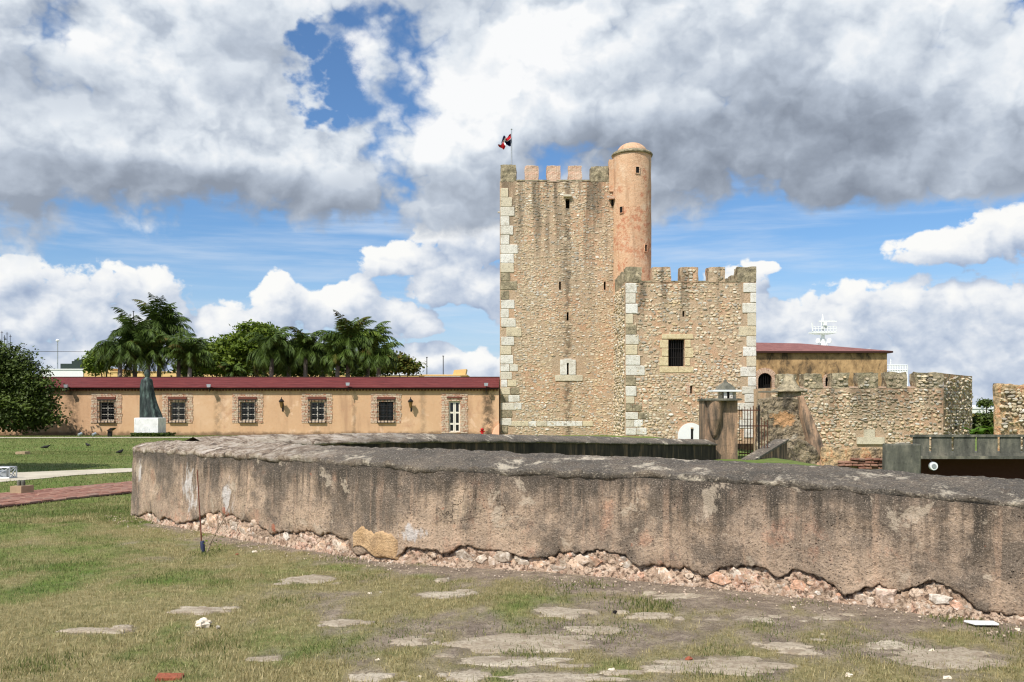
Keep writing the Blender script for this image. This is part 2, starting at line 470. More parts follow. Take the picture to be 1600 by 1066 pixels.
    M['coping'] = finish(T, c, .95, T.math('ADD', T.math('MULTIPLY', f2, .9), T.math('ADD', T.math('MULTIPLY', f, .6), T.math('MULTIPLY', wl, .3))), 1., .05)

    # black growth with shade painted into it, on the inner face of the rear parapet
    T = material('shaded_algae_plaster')
    n = T.noise(T.scl(T.pos, (5, 5, .8)), 1., 5, .65)
    c = T.ramp(n, [(.35, srgb(44, 40, 34)), (.55, srgb(72, 64, 52)), (.72, srgb(128, 104, 80))])
    M['shaded_algae'] = finish(T, c, .95, T.noise(T.pos, 30., 4), .5, .02)

    # crumbled core at the foot of the wall
    T = material('rubble_core')
    n = T.noise(T.pos, 4., 6, .65, .4); f = T.noise(T.pos, 26., 5, .68); v = T.voronoi(T.pos, 13., 'F1')
    c = T.ramp(n, [(.3, srgb(146, 118, 96)), (.42, srgb(196, 164, 138)), (.52, srgb(214, 188, 162)), (.6, srgb(198, 156, 130)), (.72, srgb(218, 206, 188))])
    c = T.mix(T.step(f, .55, .68), c, srgb(232, 218, 200))
    c = T.mix(T.math('MULTIPLY', T.step(f, .50, .40), .85), c, srgb(84, 66, 52))
    c = T.mix(T.math('MULTIPLY', T.step(T.noise(T.pos, 2.4, 5, .65), .48, .62), .6), c, srgb(150, 128, 106))
    M['core'] = finish(T, c, .95, T.math('SUBTRACT', f, T.math('MULTIPLY', v, .5)), 1., .05)

    T = material('broken_stone')
    n = T.noise(T.pos, 22., 6, .65)
    r = objrand(T)
    c = T.ramp(r, [(0, srgb(214, 196, 174)), (.25, srgb(216, 182, 152)), (.42, srgb(208, 158, 128)), (.55, srgb(222, 212, 196)), (.7, srgb(198, 166, 136)), (.82, srgb(190, 172, 150)), (1, srgb(160, 148, 134))])
    c = T.mix(T.step(n, .5, .72), c, srgb(236, 226, 212))
    c = T.mix(T.math('MULTIPLY', T.step(n, .47, .36), .75), c, srgb(112, 92, 76))
    c = T.mix(T.math('MULTIPLY', T.step(T.noise(T.pos, 7., 6, .68), .48, .62), .65), c, srgb(138, 118, 98))
    M['broken'] = finish(T, c, .93, n, .8, .02)

    # rubble masonry of the tower: bedding mortar and stones share the rain streaks
    def tower_grime(T, c, amount=.6):
        s = sepz(T)
        st = streaks(T, 1.05, .08, .45, .62, 3.)
        top = T.step(s[2], 8.0, 17.5)
        low = T.step(s[2], 6.5, 9.6)
        # the annexe (nearer than 63 m) streaks from its own parapet
        near = T.step(s[1], 64.5, 64.0)
        up = T.mix(near, top, low)
        up = T.mix(T.step(s[1], 58.5, 58.), up, T.math('MULTIPLY', T.step(s[2], .2, 2.6), .75))
        k = T.math('MULTIPLY', T.math('MULTIPLY', st, T.math('MULTIPLY_ADD', up, .85, .15)), amount)
        c = T.mix(k, c, srgb(74, 68, 58))
        # one dark run down the middle of the keep
        dx = T.math('ABSOLUTE', T.math('SUBTRACT', T.math('MULTIPLY_ADD', T.noise(T.pos, .8, 3), .5, s[0]), X(887, 66.4) + .25))
        run = T.math('MULTIPLY', T.step(dx, .42, .05), T.math('SUBTRACT', 1., near))
        run = T.math('MULTIPLY', run, T.step(T.noise(T.pos, 2.4, 4, .6), .36, .58))
        return T.mix(T.math('MULTIPLY', run, .65), c, srgb(84, 74, 60))
    T = material('bedding_mortar')
    n = T.noise(T.pos, .55, 5, .6); f = T.noise(T.pos, 7., 5, .66)
    c = T.ramp(n, [(.3, srgb(194, 172, 144)), (.5, srgb(206, 178, 148)), (.62, srgb(212, 170, 136)), (.75, srgb(198, 178, 150))])
    c = T.mix(T.math('MULTIPLY', T.step(f, .44, .62), .5), c, srgb(168, 140, 104))
    c = T.mix(T.math('MULTIPLY', T.step(f, .6, .72), .6), c, srgb(226, 200, 160))
    c = tower_grime(T, c, .62)
    M['mortar'] = finish(T, c, .95, T.math('ADD', f, T.noise(T.pos, 22., 4, .7)), 1., .06)
    T = material('rubble_stone')
    r = island(T); n = T.noise(T.pos, 9., 5, .65)
    c = T.ramp(r, [(0, srgb(192, 174, 146)), (.2, srgb(208, 188, 156)), (.42, srgb(216, 198, 168)), (.52, srgb(178, 166, 146)), (.64, srgb(214, 188, 146)), (.78, srgb(228, 216, 192)), (.9, srgb(156, 148, 134)), (1, srgb(236, 230, 214))])
    c = T.mix(T.math('MULTIPLY', T.step(n, .5, .7), .5), c, srgb(124, 112, 92))
    c = T.mix(.08, c, srgb(206, 184, 154))
    c = tower_grime(T, c, .72)
    M['stone'] = finish(T, c, .92, n, .8, .04)
    T = material('dressed_limestone')
    r = objrand(T); n = T.noise(T.pos, 5., 6, .65); p = T.noise(T.pos, 16., 4, .7)
    c = T.ramp(r, [(0, srgb(218, 212, 198)), (.5, srgb(230, 226, 216)), (.8, srgb(208, 198, 176)), (1, srgb(214, 198, 164))])
    c = T.mix(T.math('MULTIPLY', T.step(n, .46, .72), .5), c, srgb(178, 168, 148))
    c = T.mix(T.math('MULTIPLY', T.step(T.noise(T.pos, 1.7, 5, .65), .50, .66), .45), c, srgb(160, 146, 122))
    c = T.mix(T.math('MULTIPLY', T.step(p, .57, .66), .85), c, srgb(88, 80, 70))
    M['quoin'] = finish(T, c, .9, T.math('ADD', n, p), .6, .04)
    T = material('yellow_limestone')
    n = T.noise(T.pos, 5., 6, .65); p = T.noise(T.pos, 16., 4, .7)
    c = T.ramp(n, [(.3, srgb(196, 174, 134)), (.6, srgb(220, 202, 162))])
    M['ylime'] = finish(T, T.mix(T.math('MULTIPLY', T.step(p, .56, .68), .7), c, srgb(128, 112, 88)), .9, T.math('ADD', n, p), .7, .04)
    # grey lichened quoin / cap stones
    T = material('lichened_stone')
    n = T.noise(T.pos, 3., 6, .65, .3); p = T.noise(T.pos, 11., 5, .7)
    c = T.ramp(n, [(.3, srgb(96, 88, 74)), (.5, srgb(150, 138, 112)), (.68, srgb(196, 180, 148))])
    c = T.mix(T.math('MULTIPLY', T.step(p, .55, .66), .8), c, srgb(58, 54, 46))
    M['lichen'] = finish(T, c, .93, T.math('ADD', n, p), .8, .06)
    # thin bricks of the parapet (too far to tell one from the next)
    T = material('merlon_brick')
    br = T.node('ShaderNodeTexBrick')
    br.offset = .5
    v = T.node('ShaderNodeCombineXYZ'); s = sepz(T)
    T.put(v.inputs[0], T.math('ADD', s[0], s[1])); T.put(v.inputs[1], s[2])
    T.put(br.inputs['Vector'], v.outputs[0])
    br.inputs['Scale'].default_value = 1.; br.inputs['Brick Width'].default_value = .30; br.inputs['Row Height'].default_value = .09
    br.inputs['Mortar Size'].default_value = .02
    br.inputs['Color1'].default_value = srgb(188, 134, 108); br.inputs['Color2'].default_value = srgb(206, 166, 140); br.inputs['Mortar'].default_value = srgb(214, 192, 166)
    c = T.mix(T.math('MULTIPLY', T.step(T.noise(T.pos, 4., 5, .65), .5, .7), .6), br.outputs[0], srgb(214, 190, 168))
    c = T.mix(T.math('MULTIPLY', T.step(T.noise(T.pos, 6., 5, .65), .55, .7), .6), c, srgb(110, 92, 78))
    M['merlon_brick'] = finish(T, c, .95, T.math('MULTIPLY', br.outputs[1], -1.), .6, .03)

    # stair turret plaster
    T = material('turret_plaster')
    s = sepz(T)
    n = T.noise(T.pos, .9, 6, .62, .3); f = T.noise(T.pos, 5., 6, .66); fd = T.noise(T.pos, 18., 4, .7)
    c = T.ramp(n, [(.32, srgb(218, 182, 148)), (.5, srgb(214, 172, 136)), (.66, srgb(224, 194, 162))])
    red = T.step(T.math('MULTIPLY_ADD', T.noise(T.pos, 1.1, 6, .66), 7., T.math('MULTIPLY', T.math('ABSOLUTE', T.math('SUBTRACT', s[2], 14.)), -.16)), 3.0, 3.7)
    red = T.math('MULTIPLY', red, T.step(T.noise(T.pos, 4., 5, .68), .40, .60))
    c = T.mix(T.math('MULTIPLY', red, .75), c, srgb(190, 118, 86))
    c = T.mix(T.math('MULTIPLY', T.step(f, .54, .7), .5), c, srgb(236, 206, 170))
    c = T.mix(T.math('MULTIPLY', T.step(fd, .56, .7), .4), c, srgb(140, 104, 78))
    c = T.mix(T.math('MULTIPLY', streaks(T, 2.2, .22, .52, .70, 11.), .45), c, srgb(150, 112, 86))
    M['turret'] = finish(T, c, .93, T.math('ADD', f, fd), .9, .06)

    # barracks plaster
    T = material('barracks_plaster')
    s = sepz(T)
    n = T.noise(T.pos, .35, 6, .6); f = T.noise(T.pos, 4., 5, .65)
    c = T.ramp(n, [(.3, srgb(202, 162, 126)), (.5, srgb(210, 170, 132)), (.65, srgb(216, 180, 144))])
    c = T.mix(T.math('MULTIPLY', T.step(f, .5, .72), .35), c, srgb(200, 148, 108))
    c = T.mix(T.math('MULTIPLY', streaks(T, 1.2, .16, .50, .68, 5.), .55), c, srgb(164, 126, 98))
    c = T.mix(T.math('MULTIPLY', T.step(T.noise(T.pos, 1.1, 6, .66, .3), .56, .66), .5), c, srgb(232, 198, 166))
    c = T.mix(T.math('MULTIPLY', T.step(T.noise(T.pos, .7, 6, .68, .3), .58, .70), .5), c, srgb(182, 134, 104))
    damp = T.step(T.math('MULTIPLY_ADD', T.noise(T.pos, 1.4, 5, .65), .75, s[2]), .28, -.02)
    c = T.mix(T.math('MULTIPLY', damp, .8), c, srgb(112, 88, 66))
    for (px, w, a) in ((760, .32, .85), (767, .22, .6), (113, .45, .75), (340, .25, .45), (553, .14, .4), (661, .2, .35)):
        dx = T.math('ABSOLUTE', T.math('SUBTRACT', T.math('MULTIPLY_ADD', T.noise(T.pos, 1.6, 4), .5, s[0]), X(px, 66) + .25))
        k = T.math('MULTIPLY', T.step(dx, w * 1.7, w * .2), T.step(T.noise(T.pos, 2.2, 5, .65), .34, .6))
        c = T.mix(T.math('MULTIPLY', k, a), c, srgb(78, 68, 54))
    M['barracks'] = finish(T, c, .93, T.math('ADD', f, T.noise(T.pos, 20., 3)), .5, .03)
    T = material('surround_brick')
    n = T.noise(T.scl(T.pos, (1., 1., 2.)), 7., 4, .65); r = island(T)
    c = T.ramp(n, [(.34, srgb(168, 108, 84)), (.46, srgb(196, 150, 122)), (.56, srgb(216, 194, 168)), (.68, srgb(190, 172, 148))])
    c = T.mix(T.step(r, .35, .75), c, srgb(208, 186, 160))
    M['surround'] = finish(T, c, .95, n, .9, .05)
    T = material('red_roof')
    n = T.noise(T.scl(T.pos, (.8, 5., 5.)), 1.2, 5, .6); f = T.noise(T.pos, 9., 4)
    c = T.ramp(n, [(.3, srgb(88, 38, 36)), (.5, srgb(108, 46, 43)), (.7, srgb(130, 64, 58))])
    M['redroof'] = finish(T, c, .75, f, .3, .02)
    T = material('mauve_roof')
    n = T.noise(T.pos, 1.5, 5, .6)
    M['mauveroof'] = finish(T, T.ramp(n, [(.3, srgb(122, 80, 74)), (.7, srgb(150, 102, 94))]), .8, n, .4, .03)
    M['eave'] = plain('eave_wood', srgb(66, 42, 36), .8)
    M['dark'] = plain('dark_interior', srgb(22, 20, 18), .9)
    M['iron'] = plain('black_iron', srgb(38, 34, 32), .6, .3, .3)
    M['rust'] = plain('rusty_iron', srgb(98, 62, 46), .8, .2, .3)
    M['sash'] = plain('grey_sash_paint', srgb(176, 170, 158), .7, 0, .1)
    M['whitewood'] = plain('cream_door_paint', srgb(226, 218, 200), .6, 0, .06)
    M['lintel'] = plain('lintel_wood', srgb(112, 66, 52), .85, 0, .25)
    T = material('window_glass')
    M['glass'] = finish(T, srgb(26, 27, 30), .12, None, spec=.5)
    T = material('bronze')
    n = T.noise(T.scl(T.pos, (6, 6, 1.5)), 1., 5, .6); f = T.noise(T.pos, 12., 4)
    c = T.ramp(n, [(.33, srgb(34, 40, 38)), (.5, srgb(52, 61, 57)), (.68, srgb(100, 118, 108))])
    M['bronze'] = finish(T, c, .6, f, .4, .04, .25, .4)
    T = material('white_marble')
    n = T.noise(T.pos, 3., 5, .6); f = T.noise(T.scl(T.pos, (9, 9, 3)), 1., 4)
    c = T.ramp(n, [(.3, srgb(214, 212, 204)), (.6, srgb(240, 238, 232))])
    c = T.mix(T.math('MULTIPLY', T.step(f, .56, .7), .4), c, srgb(150, 178, 172))
    M['marble'] = finish(T, c, .7, f, .2, .02)
    # foliage: colour differs from leaf to leaf
    def leafm(name, cols, tr=.3):
        T = material(name)
        r = island(T)
        c = T.ramp(r, [(i / (len(cols) - 1), srgb(*q)) for i, q in enumerate(cols)])
        c = T.mix(T.noise(T.pos, .8, 3), c, T.mix(.5, c, srgb(120, 140, 40)))
        return finish(T, c, .6, spec=.3, trans=(c, tr))
    M['leaf_dark'] = leafm('dark_leaf', [(17, 26, 12), (25, 36, 16), (36, 48, 21), (52, 64, 29)], .08)
    M['leaf_mid'] = leafm('mid_leaf', [(62, 84, 26), (84, 104, 32), (104, 122, 38), (126, 140, 48)], .35)
    M['leaf_rust'] = leafm('rusty_leaf', [(92, 64, 34), (112, 78, 40), (86, 92, 40), (70, 88, 36)], .3)
    M['palm'] = leafm('palm_leaf', [(30, 50, 22), (42, 64, 28), (56, 80, 34), (82, 104, 46)], .2)
    M['palm_young'] = leafm('young_palm_leaf', [(96, 122, 44), (122, 146, 52), (140, 156, 60)], .35)
    M['banana'] = leafm('banana_leaf', [(58, 96, 34), (76, 118, 42), (98, 138, 56)], .4)
    M['bark'] = plain('grey_bark', srgb(112, 98, 84), .95, 0, .3, 5., .6)
    M['palm_bark'] = plain('palm_bark', srgb(136, 126, 112), .95, 0, .3, 4., .6)
    # grass
    T = material('grass_blade')
    r = island(T)
    at_ = T.node('ShaderNodeAttribute', attribute_name='tone', attribute_type='GEOMETRY')
    g = T.ramp(r, [(0, srgb(56, 76, 32)), (.4, srgb(80, 102, 44)), (.75, srgb(112, 124, 62)), (1, srgb(150, 148, 92))])
    y = T.ramp(r, [(0, srgb(132, 120, 78)), (.5, srgb(172, 156, 110)), (1, srgb(210, 194, 148))])
    c = T.mix(at_.outputs['Fac'], g, y)
    br = T.ramp(r, [(0, srgb(98, 84, 68)), (.5, srgb(138, 120, 98)), (1, srgb(176, 156, 128))])
    c = T.mix(T.math('SUBTRACT', at_.outputs['Fac'], 1.), c, br)
    M['grass'] = finish(T, c, .7, trans=(c, .35))
    # ground under it
    T = material('lawn_soil')
    s = sepz(T)
    a = T.node('ShaderNodeAttribute', attribute_name='cover', attribute_type='GEOMETRY')
    sp = T.node('ShaderNodeSeparateColor'); T.l.new(a.outputs['Color'], sp.inputs[0])
    n = T.noise(T.pos, 1.4, 6, .65); f = T.noise(T.pos, 38., 5, .7); f2 = T.noise(T.pos, 120., 3, .7); m = T.noise(T.pos, 9., 5, .65)
    soil = T.ramp(T.noise(T.pos, 5., 6, .68), [(.34, srgb(112, 98, 84)), (.5, srgb(140, 125, 108)), (.66, srgb(172, 156, 134))])
    soil = T.mix(T.math('MULTIPLY', T.step(f, .45, .66), .8), soil, srgb(96, 82, 70))
    soil = T.mix(T.math('MULTIPLY', T.step(f2, .58, .68), .8), soil, srgb(206, 192, 170))
    thatch = T.ramp(m, [(.3, srgb(112, 106, 68)), (.5, srgb(142, 132, 90)), (.7, srgb(172, 158, 114))])
    thatch = T.mix(T.math('MULTIPLY', T.step(f, .48, .62), .6), thatch, srgb(108, 104, 62))
    lawn = T.ramp(m, [(.3, srgb(82, 106, 42)), (.5, srgb(102, 126, 50)), (.7, srgb(124, 142, 66))])
    lawn = T.mix(T.math('MULTIPLY', T.step(n, .5, .7), .45), lawn, srgb(146, 150, 84))
    lg = T.noise(T.scl(T.pos, (.22, .5, 1)), 1., 6, .66, .3)
    lawn = T.mix(T.math('MULTIPLY', T.step(lg, .46, .62), .6), lawn, srgb(140, 142, 78))
    lawn = T.mix(T.math('MULTIPLY', T.step(T.noise(T.scl(T.pos, (.7, 1.6, 1)), 1., 6, .68), .52, .64), .55), lawn, srgb(62, 80, 34))
    lawn = T.mix(T.math('MULTIPLY', T.step(f, .45, .62), .5), lawn, srgb(66, 84, 34))
    c = T.mix(sp.outputs[1], lawn, thatch)
    c = T.mix(sp.outputs[0], soil, c)
    M['ground'] = finish(T, c, .95, T.math('ADD', f, m), .8, .03)
    T = material('cement_slab')
    n = T.noise(T.scl(T.pos, (2., 6., 2.)), 1.2, 6, .65); f = T.noise(T.pos, 45., 5, .7)
    c = T.ramp(n, [(.3, srgb(152, 138, 118)), (.5, srgb(184, 171, 149)), (.7, srgb(208, 196, 172))])
    c = T.mix(T.math('MULTIPLY', T.step(f, .46, .64), .65), c, srgb(112, 99, 84))
    c = T.mix(T.math('MULTIPLY', T.step(T.noise(T.pos, 7., 6, .68), .50, .62), .7), c, srgb(136, 120, 100))
    c = T.mix(T.math('MULTIPLY', objrand(T), .35), c, srgb(150, 132, 108))
    M['slab'] = finish(T, c, .95, T.math('ADD', n, f), .7, .015)
    T = material('path_concrete')
    n = T.noise(T.pos, 1.2, 6, .6); f = T.noise(T.pos, 30., 4, .7)
    c = T.ramp(n, [(.3, srgb(176, 166, 144)), (.6, srgb(204, 194, 172))])
    M['path'] = finish(T, T.mix(T.math('MULTIPLY', T.step(f, .5, .7), .4), c, srgb(150, 138, 118)), .95, f, .3, .01)
    T = material('path_brick')
    r = objrand(T); n = T.noise(T.pos, 14., 4, .65)
    c = T.ramp(r, [(0, srgb(126, 86, 72)), (.4, srgb(144, 102, 86)), (.7, srgb(158, 120, 102)), (1, srgb(136, 110, 96))])
    M['path_brick'] = finish(T, T.mix(T.math('MULTIPLY', T.step(n, .5, .7), .5), c, srgb(176, 146, 124)), .95, n, .5, .01)
    M['brick'] = plain('red_brick', srgb(158, 92, 68), .95, 0, .35, 40., .9)
    M['whiterock'] = plain('pale_limestone', srgb(226, 212, 190), .95, 0, .14, 18., .7)
    M['greyrock'] = plain('grey_pebble', srgb(176, 166, 150), .95, 0, .2, 18., .7)
    M['white'] = plain('white_paint', srgb(236, 236, 234), .5, 0, .03)
    M['concrete'] = plain('grey_concrete', srgb(172, 148, 118), .95, 0, .25, 9., .6)
    M['steel'] = plain('galvanised_steel', srgb(176, 180, 182), .45, .5, .1)
    M['blue'] = plain('faded_blue_plastic', srgb(48, 54, 78), .5, 0, .2)
    M['twig'] = plain('dry_twig', srgb(150, 132, 112), .9, 0, .25)
    M['yellow'] = plain('ochre_wall_paint', srgb(226, 190, 128), .9, 0, .1, 1.5)
    M['offwhite'] = plain('white_wall_paint', srgb(232, 232, 228), .85, 0, .06, 1.5)
    M['tank'] = plain('green_black_tank', srgb(44, 56, 50), .7, 0, .2)
    M['red'] = plain('red_paint', srgb(186, 32, 30), .5, 0, .1)
    M['pink'] = plain('salmon_plaster', srgb(214, 160, 126), .93, 0, .18, 6., .5)
    M['brown'] = plain('brown_panel', srgb(92, 54, 40), .7, 0, .2)
    M['bird'] = plain('dark_feather', srgb(48, 46, 46), .8, 0, .25)
    T = material('ruin_masonry')
    n = T.noise(T.pos, 1.6, 6, .66, .4); f = T.noise(T.pos, 9., 5, .7); v = T.voronoi(T.vmath('ADD', T.pos, T.scl(T.noise(T.pos, 5., 3), (.3, .3, .3))), 4.5, 'F1')
    c = T.ramp(n, [(.3, srgb(92, 84, 72)), (.44, srgb(164, 142, 112)), (.54, srgb(202, 172, 130)), (.62, srgb(206, 150, 108)), (.74, srgb(206, 194, 172))])
    c = T.mix(T.math('MULTIPLY', T.step(f, .52, .66), .75), c, srgb(72, 62, 52))
    c = T.mix(T.math('MULTIPLY', T.step(f, .42, .32), .6), c, srgb(220, 206, 180))
    M['ruin'] = finish(T, c, .95, T.math('SUBTRACT', f, v), 1., .08)
    T = material('lichened_ruin')
    n = T.noise(T.pos, 1.9, 6, .68, .4); f = T.noise(T.pos, 9., 6, .7); v = T.voronoi(T.vmath('ADD', T.pos, T.scl(T.noise(T.pos, 5., 3), (.3, .3, .3))), 4., 'F1')
    c = T.ramp(n, [(.32, srgb(70, 64, 56)), (.46, srgb(122, 110, 92)), (.56, srgb(164, 146, 118)), (.68, srgb(196, 184, 162))])
    c = T.mix(T.math('MULTIPLY', T.step(f, .50, .62), .8), c, srgb(52, 47, 41))
    q = T.vmath('MULTIPLY', T.vmath('SUBTRACT', T.pos, (X(1224, 34), 34., Z(655, 34))), (1 / .5, .3, 1 / .34))
    w = T.math('MULTIPLY_ADD', T.math('SUBTRACT', T.noise(T.pos, 4., 6, .66), .5), 2.4, T.math('SUBTRACT', 1., T.vmath('LENGTH', q)))
    c = T.mix(T.math('MULTIPLY', T.step(w, .0, .3), .9), c, T.mix(f, srgb(176, 128, 84), srgb(222, 176, 128)))
    M['ruin_lichen'] = finish(T, c, .95, T.math('SUBTRACT', f, v), 1., .10)
    T = material('stained_ochre')
    n = T.noise(T.scl(T.pos, (1.1, 1.1, .6)), 1., 6, .68, .5); f = T.noise(T.pos, 3., 5, .66)
    c = T.ramp(n, [(.36, srgb(92, 78, 60)), (.48, srgb(160, 130, 92)), (.6, srgb(194, 160, 114)), (.74, srgb(186, 150, 108))])
    c = T.mix(T.math('MULTIPLY', T.step(f, .56, .7), .6), c, srgb(92, 78, 58))
    M['ochre'] = finish(T, c, .95, f, .6, .05)
    T = material('sooty_concrete')
    n = T.noise(T.scl(T.pos, (2., 2., .6)), 1., 6, .66); f = T.noise(T.pos, 8., 5, .68)
    c = T.ramp(n, [(.32, srgb(64, 64, 58)), (.5, srgb(98, 97, 86)), (.7, srgb(142, 136, 118))])
    c = T.mix(T.math('MULTIPLY', T.step(f, .54, .7), .6), c, srgb(52, 50, 46))
    M['sooty'] = finish(T, c, .95, f, .6, .03)
    T = material('stained_salmon')
    s = sepz(T)
    n = T.noise(T.scl(T.pos, (5, 5, .8)), 1., 6, .66); f = T.noise(T.pos, 14., 5, .68)
    c = T.ramp(n, [(.34, srgb(74, 67, 58)), (.48, srgb(128, 108, 89)), (.6, srgb(172, 140, 112)), (.72, srgb(192, 152, 120))])
    c = T.mix(T.math('MULTIPLY', T.step(f, .54, .68), .5), c, srgb(70, 62, 54))
    M['salmon'] = finish(T, c, .95, f, .6, .03)
make_materials()

# ------------------------------------------------------------------ line of the near wall (outer foot), from the right end round to the nose
def ground_d(py): return F * CAMZ / (py - HY)
ST = []            # px, foot row, eave row
for px, b, e in ((1600, 975, 793), (1300, 939, 764.5), (1150, 923, 755), (1000, 906, 746), (800, 890, 741), (600, 877, 731), (400, 846, 715), (260, 820, 708), (208, 805, 704.5)):
    d = ground_d(b); ST.append((X(px, d), d, Z(e, d)))
ST = [(8.2, 4.35, .90), (6.0, 5.75, .90)] + ST + [(-5.99, 14.45, 1.02), (-5.82, 14.80, 1.02), (-5.3, 15.25, 1.02)]
ST = np.array(ST)
def resample(P, n, smooth):
    s = np.concatenate([[0], np.cumsum(np.hypot(*np.diff(P[:, :2], axis=0).T))])
    t = np.linspace(0, s[-1], n)
    Q = np.stack([np.interp(t, s, P[:, k]) for k in range(P.shape[1])], 1)
    w = max(1, int(smooth / (s[-1] / n)))
    if w > 1:
        k = np.hanning(w + 2)[1:-1]; k /= k.sum()
        pad = np.concatenate([2 * Q[:1] - Q[1:w + 1][::-1], Q, 2 * Q[-1:] - Q[-w - 1:-1][::-1]])
        Q = np.stack([np.convolve(pad[:, c], k, 'same')[w:-w] for c in range(Q.shape[1])], 1)
    return Q, t
OUT, OUT_S = resample(ST, 1100, .55)
_o = np.argsort(OUT[:, 0])
def wall_d(x): return np.where(np.asarray(x) < -5.9, 99., np.interp(x, OUT[_o, 0], OUT[_o, 1]))

# ------------------------------------------------------------------ ground
def gz(x, y):
    x = np.asarray(x, float); y = np.asarray(y, float)
    b = np.interp(y, [0, 16, 45, 58, 66, 80], [0, 0, -.15, -.25, -.45, -.5])
    dip = sstep(9.5, 12.5, x) * sstep(14, 19, y)
    return b * (1 - dip) - 1.8 * dip
def gp(px, py, guess=None):
    """ground point seen at a pixel of the photograph"""
    lo, hi = 3., 200.
    for _ in range(50):
        d = (lo + hi) / 2
        if Z(py, d) > gz(X(px, d), d): lo = d
        else: hi = d
    return Vector((X(px, d), d, float(gz(X(px, d), d))))

SLABS = [(590, 897, 75, 17), (530, 974, 34, 6), (640, 1003, 36, 9), (820, 1006, 112, 16), (800, 1034, 95, 9), (1130, 1040, 112, 15), (1470, 1028, 100, 20), (875, 957, 46, 8), (1175, 966, 46, 8),
         (310, 953, 42, 6), (415, 1030, 30, 5), (575, 1058, 40, 9), (730, 1057, 34, 12), (870, 1060, 90, 9), (1290, 966, 30, 4), (1230, 1010, 40, 6), (690, 930, 44, 6), (1060, 932, 40, 5), (485, 905, 40, 7), (1015, 962, 36, 5), (140, 985, 46, 4)]
slab_geo = []
_r = random.Random(6)
for _s in list(SLABS):
    for _ in range(2):
        _k = _r.uniform(.18, .42)
        SLABS.append((_s[0] + _r.choice((-1, 1)) * _s[2] * _r.uniform(.7, 1.35), _s[1] + _r.uniform(-1.5, 1.5) * _s[3] - 1, _s[2] * _k, max(2.2, _s[3] * _k * 1.1)))
SLABS = [q for q in SLABS if q[1] < 1085 and q[1] - q[3] > 885]
for (px, py, hw, hh) in SLABS:
    d = ground_d(py); slab_geo.append((X(px, d), d, hw * d / F, (ground_d(py - hh) - ground_d(py + hh)) / 2))
def in_slab(x, y, k=1.0):
    r = np.full(np.shape(x), 9.)
    for (cx, cy, a, b) in slab_geo: r = np.minimum(r, ((x - cx) / (a * k)) ** 2 + ((y - cy) / (b * k)) ** 2)
    return r

def cover(x, y):
    x = np.asarray(x, float); y = np.asarray(y, float)
    px = CX + F * x / y
    n = fbm(x * 1.1, y * .9, 3, 5, .6); n2 = fbm(x * 4.2, y * 2.6, 11, 5, .62)
    bias = np.interp(px, [0, 260, 500, 800, 1200, 1600], [.27, .19, .08, .03, .0, -.02])
    bias = np.where(y > 13, .5, bias)
    dw = wall_d(x) - y
    bias = bias - .22 * sstep(.9, .1, dw) * (dw < 50)
    g = sstep(.36, .64, n * .45 + n2 * .55 + bias)
    dry = sstep(.36, .66, fbm(x * .8, y * .9, 31, 5, .62) * .6 + fbm(x * 3.1, y * 2.3, 37, 4, .6) * .4 + np.interp(px, [0, 400, 900], [.08, .06, .03]) + np.interp(y, [5, 8.5, 11, 14], [.09, .02, -.03, -.08]))
    dry = dry * np.interp(y, [12, 16, 24], [1, .6, .28])
    return g, dry

